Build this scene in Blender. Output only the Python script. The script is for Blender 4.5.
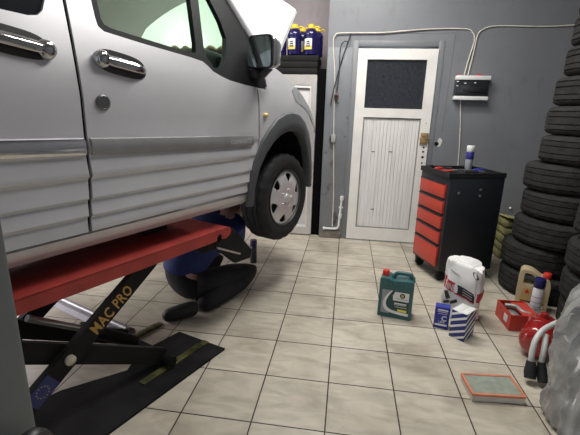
import bpy, bmesh, math, random
from mathutils import Vector, Matrix, noise
random.seed(7)
PI = math.pi
scene = bpy.context.scene
COL = scene.collection
for o in list(bpy.data.objects):
    bpy.data.objects.remove(o)

# ---------------------------------------------------------------- camera
cam_d = bpy.data.cameras.new('camera')
cam = bpy.data.objects.new('camera', cam_d)
COL.objects.link(cam)
cam_d.sensor_width = 36.0
cam_d.lens = 36.0 * 393.24 / 580.0
cam_d.clip_start = 0.02
right = Vector((0.98932, 0.14326, 0.02697))
down = Vector((0.06306, -0.25375, -0.96521))
fwd = Vector((-0.13143, 0.95660, -0.26008))
M = Matrix((right, -down, -fwd)).transposed().to_4x4()
M.translation = Vector((0.0171, -1.4450, 1.3634))
cam.matrix_world = M
scene.camera = cam

# ---------------------------------------------------------------- world, lights, exposure
w = bpy.data.worlds.new('world')
scene.world = w
w.use_nodes = True
bgn = w.node_tree.nodes['Background']
bgn.inputs[0].default_value = (0.82, 0.90, 1.0, 1)
bgn.inputs[1].default_value = 0.8
scene.view_settings.view_transform = 'Standard'
scene.view_settings.look = 'None'
scene.view_settings.gamma = 1.0
scene.view_settings.use_curve_mapping = False
scene.view_settings.exposure = 0.0


XLW = -3.3      # just inside the left wall


def area(name, loc, sx, sy, power, color=(1, 1, 1), rot=(0, 0, 0)):
    l = bpy.data.lights.new(name, 'AREA')
    l.shape = 'RECTANGLE'
    l.size = sx
    l.size_y = sy
    l.energy = power
    l.color = color
    ob = bpy.data.objects.new(name, l)
    ob.location = loc
    ob.rotation_euler = rot
    COL.objects.link(ob)
    return ob


area('ceiling_tubes_front', (-0.20, 1.70, 3.12), 1.3, 0.3, 56, (1, 0.975, 0.94))
area('ceiling_tubes_middle', (0.30, 0.80, 3.12), 0.3, 1.3, 40, (1, 0.975, 0.94))
area('ceiling_tubes_far_side', (-2.6, 0.9, 3.12), 0.3, 2.4, 110, (1, 0.96, 0.95))
area('added_left_fill', (XLW, 1.1, 1.0), 1.5, 1.7, 55, (1, 0.93, 0.93), (0, -math.pi / 2, 0))  # added light on the unseen left wall, brightens the floor under the van
area('ceiling_tubes_rear', (-0.3, -2.6, 3.12), 1.3, 0.3, 10, (0.97, 0.98, 1))

# ---------------------------------------------------------------- materials
MATS = {}


def mat(name, color, rough=0.5, metal=0.0, var=0.06, scale=12.0, bump=0.0, bscale=60.0, emit=0.0, coat=0.0, spec=0.5):
    if name in MATS:
        return MATS[name]
    m = bpy.data.materials.new(name)
    m.use_nodes = True
    nt = m.node_tree
    p = nt.nodes['Principled BSDF']
    p.inputs['Roughness'].default_value = rough
    p.inputs['Metallic'].default_value = metal
    p.inputs['Coat Weight'].default_value = coat
    p.inputs['Specular IOR Level'].default_value = spec
    tc = nt.nodes.new('ShaderNodeTexCoord')
    if var > 0:
        n = nt.nodes.new('ShaderNodeTexNoise')
        n.inputs['Scale'].default_value = scale
        n.inputs['Detail'].default_value = 5
        nt.links.new(tc.outputs['Object'], n.inputs['Vector'])
        r = nt.nodes.new('ShaderNodeValToRGB')
        r.color_ramp.elements[0].position = 0.3
        r.color_ramp.elements[1].position = 0.7
        r.color_ramp.elements[0].color = tuple(max(0, c * (1 - var)) for c in color) + (1,)
        r.color_ramp.elements[1].color = tuple(min(1, c * (1 + var)) for c in color) + (1,)
        nt.links.new(n.outputs['Fac'], r.inputs['Fac'])
        nt.links.new(r.outputs['Color'], p.inputs['Base Color'])
    else:
        p.inputs['Base Color'].default_value = tuple(color) + (1,)
    if bump > 0:
        n2 = nt.nodes.new('ShaderNodeTexNoise')
        n2.inputs['Scale'].default_value = bscale
        n2.inputs['Detail'].default_value = 4
        nt.links.new(tc.outputs['Object'], n2.inputs['Vector'])
        b = nt.nodes.new('ShaderNodeBump')
        b.inputs['Strength'].default_value = bump
        b.inputs['Distance'].default_value = 0.01
        nt.links.new(n2.outputs['Fac'], b.inputs['Height'])
        nt.links.new(b.outputs['Normal'], p.inputs['Normal'])
    if emit > 0:
        p.inputs['Emission Color'].default_value = tuple(color) + (1,)
        p.inputs['Emission Strength'].default_value = emit
    MATS[name] = m
    return m


def glass(name, color, rough=0.02, alpha_mix=0.8):
    if name in MATS:
        return MATS[name]
    m = bpy.data.materials.new(name)
    m.use_nodes = True
    nt = m.node_tree
    nt.nodes.remove(nt.nodes['Principled BSDF'])
    out = nt.nodes['Material Output']
    t = nt.nodes.new('ShaderNodeBsdfTransparent')
    t.inputs[0].default_value = tuple(color) + (1,)
    g = nt.nodes.new('ShaderNodeBsdfGlossy')
    g.inputs['Roughness'].default_value = rough
    lw_ = nt.nodes.new('ShaderNodeLayerWeight')
    pw = nt.nodes.new('ShaderNodeMath')
    pw.operation = 'POWER'
    pw.inputs[1].default_value = 4.0
    nt.links.new(lw_.outputs['Facing'], pw.inputs[0])
    fr = nt.nodes.new('ShaderNodeMath')
    fr.operation = 'MULTIPLY_ADD'
    fr.inputs[1].default_value = 0.6
    fr.inputs[2].default_value = 0.03
    nt.links.new(pw.outputs[0], fr.inputs[0])
    mx = nt.nodes.new('ShaderNodeMixShader')
    nt.links.new(fr.outputs[0], mx.inputs[0])
    nt.links.new(t.outputs[0], mx.inputs[1])
    nt.links.new(g.outputs[0], mx.inputs[2])
    nt.links.new(mx.outputs[0], out.inputs['Surface'])
    MATS[name] = m
    return m


def floor_mat():
    m = bpy.data.materials.new('floor_tiles')
    m.use_nodes = True
    nt = m.node_tree
    L = nt.links
    p = nt.nodes['Principled BSDF']
    tc = nt.nodes.new('ShaderNodeTexCoord')
    br = nt.nodes.new('ShaderNodeTexBrick')
    br.offset = 0.0
    br.squash = 1.0
    br.inputs['Scale'].default_value = 1.0
    br.inputs['Brick Width'].default_value = 1 / 3
    br.inputs['Row Height'].default_value = 1 / 3
    br.inputs['Mortar Size'].default_value = 0.0034
    br.inputs['Mortar Smooth'].default_value = 0.1
    br.inputs['Bias'].default_value = 0.0
    br.inputs['Color1'].default_value = (0.485, 0.448, 0.368, 1)
    br.inputs['Color2'].default_value = (0.565, 0.524, 0.436, 1)
    br.inputs['Mortar'].default_value = (0.020, 0.016, 0.014, 1)
    L.new(tc.outputs['Object'], br.inputs['Vector'])
    # veining, offset per tile
    mp = nt.nodes.new('ShaderNodeMapping')
    mp.inputs['Scale'].default_value = (3.0, 8.0, 3.0)
    mp.inputs['Rotation'].default_value = (0, 0, 0.5)
    L.new(tc.outputs['Object'], mp.inputs['Vector'])
    addv = nt.nodes.new('ShaderNodeVectorMath')
    addv.operation = 'MULTIPLY_ADD'
    addv.inputs[1].default_value = (40, 40, 40)
    L.new(br.outputs['Color'], addv.inputs[0])
    L.new(mp.outputs['Vector'], addv.inputs[2])
    n = nt.nodes.new('ShaderNodeTexNoise')
    n.inputs['Scale'].default_value = 1.6
    n.inputs['Detail'].default_value = 8
    n.inputs['Distortion'].default_value = 1.2
    L.new(addv.outputs[0], n.inputs['Vector'])
    r = nt.nodes.new('ShaderNodeValToRGB')
    r.color_ramp.elements[0].position = 0.35
    r.color_ramp.elements[0].color = (0.80, 0.79, 0.77, 1)
    r.color_ramp.elements[1].position = 0.62
    r.color_ramp.elements[1].color = (1.04, 1.03, 1.02, 1)
    L.new(n.outputs['Fac'], r.inputs['Fac'])
    mul = nt.nodes.new('ShaderNodeMix')
    mul.data_type = 'RGBA'
    mul.blend_type = 'MULTIPLY'
    mul.inputs[0].default_value = 1.0
    L.new(br.outputs['Color'], mul.inputs[6])
    L.new(r.outputs['Color'], mul.inputs[7])
    # grime
    n2 = nt.nodes.new('ShaderNodeTexNoise')
    n2.inputs['Scale'].default_value = 2.3
    n2.inputs['Detail'].default_value = 7
    L.new(tc.outputs['Object'], n2.inputs['Vector'])
    r2 = nt.nodes.new('ShaderNodeValToRGB')
    r2.color_ramp.elements[0].position = 0.34
    r2.color_ramp.elements[0].color = (0.74, 0.72, 0.70, 1)
    r2.color_ramp.elements[1].position = 0.52
    r2.color_ramp.elements[1].color = (1, 1, 1, 1)
    L.new(n2.outputs['Fac'], r2.inputs['Fac'])
    mul2 = nt.nodes.new('ShaderNodeMix')
    mul2.data_type = 'RGBA'
    mul2.blend_type = 'MULTIPLY'
    mul2.inputs[0].default_value = 1.0
    L.new(mul.outputs[2], mul2.inputs[6])
    L.new(r2.outputs['Color'], mul2.inputs[7])
    L.new(mul2.outputs[2], p.inputs['Base Color'])
    p.inputs['Roughness'].default_value = 0.42
    p.inputs['Specular IOR Level'].default_value = 0.4
    bp = nt.nodes.new('ShaderNodeBump')
    bp.inputs['Strength'].default_value = 0.4
    bp.inputs['Distance'].default_value = 0.002
    bp.invert = True
    L.new(br.outputs['Fac'], bp.inputs['Height'])
    L.new(bp.outputs['Normal'], p.inputs['Normal'])
    return m


def wall_mat(name, base, scuff, amount=0.5):
    m = bpy.data.materials.new(name)
    m.use_nodes = True
    nt = m.node_tree
    L = nt.links
    p = nt.nodes['Principled BSDF']
    p.inputs['Roughness'].default_value = 0.45
    tc = nt.nodes.new('ShaderNodeTexCoord')
    n = nt.nodes.new('ShaderNodeTexNoise')
    n.inputs['Scale'].default_value = 1.7
    n.inputs['Detail'].default_value = 8
    n.inputs['Roughness'].default_value = 0.62
    L.new(tc.outputs['Object'], n.inputs['Vector'])
    r = nt.nodes.new('ShaderNodeValToRGB')
    r.color_ramp.elements[0].position = 0.32
    r.color_ramp.elements[0].color = tuple(scuff) + (1,)
    r.color_ramp.elements[1].position = 0.6
    r.color_ramp.elements[1].color = tuple(base) + (1,)
    L.new(n.outputs['Fac'], r.inputs['Fac'])
    # small dark scuffs
    mp = nt.nodes.new('ShaderNodeMapping')
    mp.inputs['Scale'].default_value = (1.0, 1.0, 0.6)
    L.new(tc.outputs['Object'], mp.inputs['Vector'])
    n2 = nt.nodes.new('ShaderNodeTexNoise')
    n2.inputs['Scale'].default_value = 9
    n2.inputs['Detail'].default_value = 6
    L.new(mp.outputs['Vector'], n2.inputs['Vector'])
    r2 = nt.nodes.new('ShaderNodeValToRGB')
    r2.color_ramp.elements[0].position = 0.30
    r2.color_ramp.elements[0].color = (1 - amount,) * 3 + (1,)
    r2.color_ramp.elements[1].position = 0.38
    r2.color_ramp.elements[1].color = (1, 1, 1, 1)
    L.new(n2.outputs['Fac'], r2.inputs['Fac'])
    mul = nt.nodes.new('ShaderNodeMix')
    mul.data_type = 'RGBA'
    mul.blend_type = 'MULTIPLY'
    mul.inputs[0].default_value = 1.0
    L.new(r.outputs['Color'], mul.inputs[6])
    L.new(r2.outputs['Color'], mul.inputs[7])
    L.new(mul.outputs[2], p.inputs['Base Color'])
    b = nt.nodes.new('ShaderNodeBump')
    b.inputs['Strength'].default_value = 0.15
    b.inputs['Distance'].default_value = 0.01
    L.new(n2.outputs['Fac'], b.inputs['Height'])
    L.new(b.outputs['Normal'], p.inputs['Normal'])
    return m


def plank_mat():
    """white painted door boards: narrow vertical grooves, grime streaks"""
    m = bpy.data.materials.new('white_boards')
    m.use_nodes = True
    nt = m.node_tree
    L = nt.links
    p = nt.nodes['Principled BSDF']
    p.inputs['Roughness'].default_value = 0.45
    tc = nt.nodes.new('ShaderNodeTexCoord')
    mp = nt.nodes.new('ShaderNodeMapping')
    mp.inputs['Scale'].default_value = (40, 40, 1.6)
    L.new(tc.outputs['Object'], mp.inputs['Vector'])
    n = nt.nodes.new('ShaderNodeTexNoise')
    n.inputs['Scale'].default_value = 1.0
    n.inputs['Detail'].default_value = 6
    L.new(mp.outputs['Vector'], n.inputs['Vector'])
    r = nt.nodes.new('ShaderNodeValToRGB')
    r.color_ramp.elements[0].position = 0.30
    r.color_ramp.elements[0].color = (0.60, 0.585, 0.565, 1)
    r.color_ramp.elements[1].position = 0.50
    r.color_ramp.elements[1].color = (0.72, 0.705, 0.685, 1)
    L.new(n.outputs['Fac'], r.inputs['Fac'])
    L.new(r.outputs['Color'], p.inputs['Base Color'])
    return m


def stripe_mat(name, ca, cb, scale, rot, width=0.5):
    m = bpy.data.materials.new(name)
    m.use_nodes = True
    nt = m.node_tree
    L = nt.links
    p = nt.nodes['Principled BSDF']
    p.inputs['Roughness'].default_value = 0.4
    tc = nt.nodes.new('ShaderNodeTexCoord')
    dt = nt.nodes.new('ShaderNodeVectorMath')
    dt.operation = 'DOT_PRODUCT'
    dt.inputs[1].default_value = rot
    L.new(tc.outputs['Object'], dt.inputs[0])
    mp = nt.nodes.new('ShaderNodeCombineXYZ')
    L.new(dt.outputs['Value'], mp.inputs['Z'])
    wv = nt.nodes.new('ShaderNodeTexWave')
    wv.inputs['Scale'].default_value = scale
    wv.inputs['Distortion'].default_value = 0.0
    wv.bands_direction = 'Z'
    L.new(mp.outputs['Vector'], wv.inputs['Vector'])
    r = nt.nodes.new('ShaderNodeValToRGB')
    r.color_ramp.interpolation = 'CONSTANT'
    r.color_ramp.elements[0].color = tuple(ca) + (1,)
    r.color_ramp.elements[1].position = width
    r.color_ramp.elements[1].color = tuple(cb) + (1,)
    L.new(wv.outputs['Fac'], r.inputs['Fac'])
    L.new(r.outputs['Color'], p.inputs['Base Color'])
    return m


SILVER = mat('silver_paint', (0.62, 0.61, 0.635), 0.42, 0.40, 0.03, 6, coat=0.12)
SURR = mat('window_surround_black', (0.009, 0.0095, 0.011), 0.6, 0, 0.1, spec=0.2)
BLACKP = mat('black_plastic', (0.012, 0.0125, 0.014), 0.45, 0, 0.1)
GREYP = mat('grey_plastic', (0.055, 0.058, 0.062), 0.6, 0, 0.08, 20, 0.15, 200)
DARK = mat('dark_underbody', (0.007, 0.007, 0.008), 0.9, 0, 0.2, spec=0.1)
CHROME = mat('chrome', (0.50, 0.50, 0.51), 0.10, 1.0, 0.04)
MOULD = mat('brushed_moulding', (0.66, 0.66, 0.68), 0.10, 1.0, 0.05)
MOULDF = mat('satin_grey_moulding', (0.30, 0.295, 0.30), 0.40, 0.4, 0.06)
RUBBER = mat('tyre_rubber', (0.016, 0.016, 0.017), 0.75, 0, 0.25, 18, 0.3, 90, spec=0.3)
RUBBER2 = mat('dusty_tyre_rubber', (0.021, 0.0205, 0.020), 0.85, 0, 0.35, 14, 0.6, 70, spec=0.3)
ALLOY = mat('wheel_cover_silver', (0.66, 0.66, 0.67), 0.38, 0.45, 0.08)
GLASSG = glass('green_tinted_glass', (0.80, 0.90, 0.82))
GLASSD = mat('dark_privacy_glass', (0.012, 0.014, 0.018), 0.06, 0, 0)
RED = mat('red_lift_paint', (0.33, 0.035, 0.028), 0.5, 0, 0.18, 9, 0.1, 80)
ARM = mat('black_lift_paint', (0.009, 0.009, 0.009), 0.55, 0, 0.25, 9, spec=0.18)
STEEL = mat('bare_steel', (0.55, 0.55, 0.56), 0.3, 0.9, 0.1)
WHITEP = mat('white_plastic', (0.72, 0.72, 0.70), 0.4, 0, 0.05)
GOLD = mat('gold_lettering', (0.45, 0.25, 0.06), 0.5, 0, 0.05)
REDP = mat('red_plastic', (0.55, 0.03, 0.02), 0.35, 0, 0.1)

# ---------------------------------------------------------------- mesh helpers


def new():
    return bmesh.new()


def obj(name, bm, material, parent=None, smooth=35, loc=None, normals=True):
    if normals:
        bmesh.ops.recalc_face_normals(bm, faces=bm.faces)
    me = bpy.data.meshes.new(name)
    bm.to_mesh(me)
    bm.free()
    if isinstance(material, (list, tuple)):
        for mm in material:
            me.materials.append(mm)
    elif material:
        me.materials.append(material)
    if smooth:
        for p in me.polygons:
            p.use_smooth = True
        me.set_sharp_from_angle(angle=math.radians(smooth))
    ob = bpy.data.objects.new(name, me)
    COL.objects.link(ob)
    if parent:
        ob.parent = parent
    if loc is not None:
        ob.location = loc
    return ob


def tag(o, label=None, cat=None, group=None, kind=None):
    if label:
        o['label'] = label
    if cat:
        o['category'] = cat
    if group:
        o['group'] = group
    if kind:
        o['kind'] = kind
    return o


def thing(name, label, cat, loc=(0, 0, 0), rz=0.0, group=None):
    o = bpy.data.objects.new(name, None)
    o.empty_display_size = 0.1
    o.location = loc
    o.rotation_euler = (0, 0, rz)
    COL.objects.link(o)
    return tag(o, label, cat, group)


def copy_tree(o, parent=None):
    c = o.copy()
    COL.objects.link(c)
    if parent:
        c.parent = parent
    for ch in [x for x in bpy.data.objects if x.parent == o]:
        copy_tree(ch, c)
    return c


def box(bm, c, s, bevel=0.0, rot=None, seg=2):
    m = Matrix.Translation(Vector(c))
    if rot is not None:
        m = m @ rot.to_4x4()
    r = bmesh.ops.create_cube(bm, size=1.0)
    vs = r['verts']
    for v in vs:
        v.co = Vector((v.co.x * s[0], v.co.y * s[1], v.co.z * s[2]))
    if bevel > 0:
        es = list({e for v in vs for e in v.link_edges})
        rb = bmesh.ops.bevel(bm, geom=es, offset=min(bevel, min(s) * 0.45), segments=seg, affect='EDGES', profile=0.5)
        vs = list({v for f in rb['faces'] for v in f.verts} | {v for v in vs if v.is_valid})
    bmesh.ops.transform(bm, matrix=m, verts=vs)
    return vs


def basis(d):
    d = Vector(d).normalized()
    a = Vector((0, 0, 1)) if abs(d.z) < 0.9 else Vector((1, 0, 0))
    x = d.cross(a).normalized()
    y = d.cross(x).normalized()
    return x, y, d


def tube(bm, pts, r, seg=10, closed=False, caps=True):
    pts = [Vector(p) for p in pts]
    n = len(pts)
    rs = r if isinstance(r, (list, tuple)) else [r] * n
    rings = []
    px = None
    for i, p in enumerate(pts):
        if closed:
            d = pts[(i + 1) % n] - pts[i - 1]
        else:
            d = pts[min(i + 1, n - 1)] - pts[max(i - 1, 0)]
        d.normalize()
        if px is None:
            x, y, _ = basis(d)
        else:
            x = (px - d * px.dot(d)).normalized()
            y = d.cross(x).normalized()
        px = x
        rings.append([bm.verts.new(p + (x * math.cos(2 * PI * k / seg) + y * math.sin(2 * PI * k / seg)) * rs[i]) for k in range(seg)])
    m = n if closed else n - 1
    for i in range(m):
        A, Bq = rings[i], rings[(i + 1) % n]
        for k in range(seg):
            bm.faces.new((A[k], A[(k + 1) % seg], Bq[(k + 1) % seg], Bq[k]))
    if caps and not closed:
        bm.faces.new(rings[0][::-1])
        bm.faces.new(rings[-1])


def lathe(bm, prof, origin=(0, 0, 0), axis=(0, 0, 1), seg=32, sx=1.0, sy=1.0, caps=True):
    """prof: list of (r, h) along the axis"""
    x, y, d = basis(axis)
    if tuple(axis) == (0, 0, 1):
        x, y = Vector((1, 0, 0)), Vector((0, 1, 0))
    o = Vector(origin)
    rings = []
    for r, h in prof:
        rings.append([bm.verts.new(o + d * h + (x * math.cos(2 * PI * k / seg) * sx + y * math.sin(2 * PI * k / seg) * sy) * max(r, 1e-4)) for k in range(seg)])
    for i in range(len(rings) - 1):
        A, Bq = rings[i], rings[i + 1]
        for k in range(seg):
            bm.faces.new((A[k], A[(k + 1) % seg], Bq[(k + 1) % seg], Bq[k]))
    if caps:
        bm.faces.new(rings[0][::-1])
        bm.faces.new(rings[-1])


def fill(bm, loops, to3):
    """triangulated fill of outline loops[0] with holes loops[1:], 2D -> 3D by to3"""
    edges = []
    for lp in loops:
        vs = [bm.verts.new((p[0], p[1], 0)) for p in lp]
        for i in range(len(vs)):
            edges.append(bm.edges.new((vs[i], vs[(i + 1) % len(vs)])))
    r = bmesh.ops.triangle_fill(bm, use_beauty=True, use_dissolve=False, edges=edges)
    vs = list({v for e in edges for v in e.verts})
    if to3:
        for v in vs:
            v.co = Vector(to3(v.co.x, v.co.y))
    return [f for f in r['geom'] if isinstance(f, bmesh.types.BMFace)], vs


def plate(bm, loops, to3, thick):
    """to3(a,b,t): solid plate from 2D loops between t=0 and t=thick"""
    for t, flip in ((0, False), (thick, True)):
        faces, vs = fill(bm, loops, None)
        for v in vs:
            v.co = Vector(to3(v.co.x, v.co.y, t))
    for lp in loops:
        n = len(lp)
        a = [bm.verts.new(Vector(to3(p[0], p[1], 0))) for p in lp]
        b = [bm.verts.new(Vector(to3(p[0], p[1], thick))) for p in lp]
        for i in range(n):
            bm.faces.new((a[i], a[(i + 1) % n], b[(i + 1) % n], b[i]))
    bmesh.ops.remove_doubles(bm, verts=bm.verts, dist=1e-5)


def rounded(loop, r, n=4):
    """round the corners of a 2D loop"""
    out = []
    k = len(loop)
    for i in range(k):
        p0, p1, p2 = Vector(loop[i - 1]), Vector(loop[i]), Vector(loop[(i + 1) % k])
        a, b = p0 - p1, p2 - p1
        t = min(r, a.length * 0.45, b.length * 0.45)
        A, Bq = p1 + a.normalized() * t, p1 + b.normalized() * t
        for j in range(n + 1):
            u = j / n
            q = A * (1 - u) ** 2 + p1 * 2 * u * (1 - u) + Bq * u * u
            out.append((q.x, q.y))
    return out


def interp(x, tab):
    if x <= tab[0][0]:
        return tab[0][1]
    for (a, b), (c, d) in zip(tab, tab[1:]):
        if x <= c:
            return b + (d - b) * (x - a) / (c - a)
    return tab[-1][1]


def smooth_path(pts, n=8):
    """Catmull-Rom through points"""
    P = [Vector(p) for p in pts]
    P = [P[0] * 2 - P[1]] + P + [P[-1] * 2 - P[-2]]
    out = []
    for i in range(1, len(P) - 2):
        for j in range(n):
            t = j / n
            a, b, c, d = P[i - 1], P[i], P[i + 1], P[i + 2]
            out.append(0.5 * ((2 * b) + (c - a) * t + (2 * a - 5 * b + 4 * c - d) * t * t + (3 * b - a - 3 * c + d) * t ** 3))
    out.append(P[-2])
    return out


def text_bm(bm, s, size, to3, depth=0.0, spacing=1.0, bold=0.0):
    """flat lettering; to3(x, y) places each 2D point (x from the left, y up)"""
    cu = bpy.data.curves.new('lettering', 'FONT')
    cu.body = s
    cu.size = size
    cu.space_character = spacing
    cu.offset = bold
    cu.resolution_u = 2
    o = bpy.data.objects.new('lettering', cu)
    COL.objects.link(o)
    dg = bpy.context.evaluated_depsgraph_get()
    me = bpy.data.meshes.new_from_object(o.evaluated_get(dg))
    bpy.data.objects.remove(o)
    vs = [bm.verts.new(Vector(to3(v.co.x, v.co.y))) for v in me.vertices]
    for p in me.polygons:
        try:
            bm.faces.new([vs[i] for i in p.vertices])
        except ValueError:
            pass
    wdt = max((v.co.x for v in me.vertices), default=0)
    bpy.data.meshes.remove(me)
    return wdt


def skin(name, verts, edges, radii, material, parent, sub=2, root=0):
    me = bpy.data.meshes.new(name)
    me.from_pydata([tuple(v) for v in verts], edges, [])
    o = bpy.data.objects.new(name, me)
    COL.objects.link(o)
    md = o.modifiers.new('skin', 'SKIN')
    md.use_smooth_shade = True
    for i, r in enumerate(radii):
        sv = me.skin_vertices[0].data[i]
        sv.radius = (r, r) if not isinstance(r, tuple) else r
        sv.use_root = (i == root)
    sb = o.modifiers.new('sub', 'SUBSURF')
    sb.levels = sub
    sb.render_levels = sub
    dg = bpy.context.evaluated_depsgraph_get()
    me2 = bpy.data.meshes.new_from_object(o.evaluated_get(dg))
    bpy.data.objects.remove(o)
    me2.name = name
    me2.materials.clear()
    me2.materials.append(material)
    for p in me2.polygons:
        p.use_smooth = True
    ob = bpy.data.objects.new(name, me2)
    COL.objects.link(ob)
    if parent:
        ob.parent = parent
    return ob


def struct(name, bm, material, parent=None, smooth=35):
    o = obj(name, bm, material, parent, smooth)
    if parent is None:
        o['kind'] = 'structure'
    return o


# ================================================================ THE SETTING
GREYWALL = wall_mat('grey_wall_paint', (0.185, 0.192, 0.205), (0.165, 0.17, 0.182), 0.10)
WORN = wall_mat('worn_grey_paint', (0.19, 0.20, 0.215), (0.14, 0.145, 0.155), 0.75)
PINK = wall_mat('dusty_mauve_plaster', (0.30, 0.26, 0.27), (0.27, 0.235, 0.24), 0.1)
CEIL = mat('ceiling_paint', (0.62, 0.62, 0.60), 0.8, 0, 0.05)
XL, XR, YB, YF, ZC = -3.4, 2.5, 2.82, -4.6, 3.2
bm = new()
box(bm, ((XL + XR) / 2, (YF + 3.5) / 2, -0.05), (XR - XL + 0.2, 3.6 - YF, 0.1))
struct('floor', bm, floor_mat(), smooth=0)
bm = new()
box(bm, ((XL + XR) / 2, (YF + 3.5) / 2, ZC + 0.05), (XR - XL + 0.2, 3.6 - YF, 0.1))
struct('ceiling', bm, CEIL, smooth=0)
WXL = -0.235
bm = new()
# back wall with the door opening cut out
for x0, x1, z0, z1 in ((WXL, 0.06, 0, ZC), (0.84, XR, 0, ZC), (0.06, 0.84, 2.01, ZC)):
    box(bm, ((x0 + x1) / 2, YB + 0.34, (z0 + z1) / 2), (x1 - x0, 0.68, z1 - z0))
struct('wall_back', bm, WORN if False else GREYWALL, smooth=0)
bm = new()
box(bm, ((XL + WXL) / 2, 3.45, ZC / 2), (WXL - XL, 0.1, ZC))
struct('wall_alcove', bm, PINK, smooth=0)
bm = new()
box(bm, (XL - 0.05, (YF + 3.5) / 2, ZC / 2), (0.1, 3.6 - YF, ZC))
struct('wall_left', bm, GREYWALL, smooth=0)
bm = new()
box(bm, (XR + 0.05, (YF + 3.5) / 2, ZC / 2), (0.1, 3.6 - YF, ZC))
struct('wall_right', bm, GREYWALL, smooth=0)
# pillar close to the camera
bm = new()
box(bm, (-0.687, -1.10, ZC / 2), (0.42, 0.30, ZC), 0.012)
struct('wall_pillar', bm, mat('pillar_paint', (0.10, 0.115, 0.118), 0.5, 0, 0.06, 3, 0.1, 30))

# worn painted board beside the door, low kick board, door casing
bm = new()
box(bm, (-0.105, YB - 0.006, 1.02), (0.25, 0.012, 1.95), 0.002)
struct('trim_1', bm, WORN)
bm = new()
box(bm, (-0.11, YB - 0.016, 0.045), (0.235, 0.016, 0.09), 0.003)
struct('trim_2', bm, mat('grimy_kickboard', (0.17, 0.15, 0.13), 0.6, 0, 0.3, 14))
bm = new()
for c, s in (((0.045, YB, 1.03), (0.055, 0.012, 2.06)), ((0.865, YB, 1.03), (0.055, 0.012, 2.06)), ((0.455, YB, 2.035), (0.764, 0.012, 0.05))):
    box(bm, c, s, 0.003)
struct('trim_3', bm, GREYWALL)

# black sheet standing in for the shade between cupboard and wall edge
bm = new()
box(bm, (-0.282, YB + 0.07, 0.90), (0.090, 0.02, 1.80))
struct('gap_shade', bm, mat('gap_shade_black', (0.005, 0.005, 0.006), 0.95, spec=0.05), smooth=0)

# the white door
dr = tag(bpy.data.objects.new('door_1', None), kind='structure')
COL.objects.link(dr)
dr.location = (0.455, YB, 0)
DW, DH = 0.765, 1.985
WHITED = mat('white_door_paint', (0.74, 0.72, 0.68), 0.4, 0, 0.08, 5)
bm = new()
hw = DW / 2
sl = 0.095
plate(bm, [[(-hw, 0.015), (hw, 0.015), (hw, DH), (-hw, DH)],
           [(-hw + sl, 0.15), (hw - sl, 0.15), (hw - sl, 1.33), (-hw + sl, 1.33)],
           [(-hw + sl, 1.42), (hw - sl, 1.42), (hw - sl, 1.885), (-hw + sl, 1.885)]],
      lambda a, b, t: (a, t - 0.025, b), 0.045)
obj('door_frame', bm, WHITED, dr, 0)
bm = new()
npl = 16
x0, x1 = -hw + sl, hw - sl
for i in range(npl):
    wd = (x1 - x0) / npl
    box(bm, (x0 + wd * (i + 0.5), 0.004, 0.74), (wd - 0.0016, 0.02, 1.18), 0.0015, seg=1)
obj('board_panel', bm, plank_mat(), dr)
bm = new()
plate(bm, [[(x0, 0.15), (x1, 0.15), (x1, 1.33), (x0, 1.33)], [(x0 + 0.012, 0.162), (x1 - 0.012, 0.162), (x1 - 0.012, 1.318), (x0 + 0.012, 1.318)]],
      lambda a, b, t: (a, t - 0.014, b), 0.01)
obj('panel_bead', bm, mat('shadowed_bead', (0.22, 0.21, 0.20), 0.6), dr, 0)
bm = new()
box(bm, (0, 0.004, 1.6525), (x1 - x0, 0.006, 0.465))
DG = mat('dark_textured_glass', (0.016, 0.018, 0.022), 0.16, 0, 0.3, 30, 0.55, 38)
obj('glass_pane', bm, DG, dr, 0)
# lock plates and row of drilled holes on the right stile
bm = new()
box(bm, (hw - 0.045, -0.032, 1.165), (0.075, 0.014, 0.05), 0.003)
box(bm, (hw - 0.048, -0.034, 1.105), (0.075, 0.018, 0.055), 0.003)
box(bm, (hw - 0.045, -0.042, 1.135), (0.10, 0.012, 0.012), 0.003)
obj('lock', bm, mat('old_brass', (0.36, 0.25, 0.12), 0.45, 0.6, 0.25, 30), dr)
bm = new()
for z, r in ((1.045, 0.010), (1.00, 0.010), (0.945, 0.013), (0.885, 0.009), (1.285, 0.004)):
    lathe(bm, [(r, 0), (r, 0.003)], (hw - 0.040, -0.0245, z), (0, -1, 0), 12)
obj('bolt_hole', bm, DARK, dr)
bm = new()
for z, a in ((0.98, -0.16), (0.985, 0.02), (0.36, -0.12)):
    box(bm, (a, -0.008, z), (0.035, 0.004, 0.008))
obj('scuff_mark', bm, mat('scuff', (0.12, 0.11, 0.10), 0.7), dr)

# chipped plaster patch with latch hole beside the door
bm = new()
plate(bm, [rounded([(0.935, 1.05), (0.965, 1.06), (0.98, 1.12), (0.95, 1.15), (0.93, 1.11)], 0.01)], lambda a, b, t: (a, YB - t, b), 0.003)
struct('trim_4', bm, mat('bare_plaster', (0.6, 0.58, 0.55), 0.8, 0, 0.15, 40))
bm = new()
lathe(bm, [(0.022, 0), (0.02, 0.006), (0.008, 0.008)], (0.925, YB, 1.085), (0, -1, 0), 16)
tag(obj('latch_plate', bm, ARM), 'small dark latch plate on the grey wall right of the white door lock', 'latch')
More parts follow.
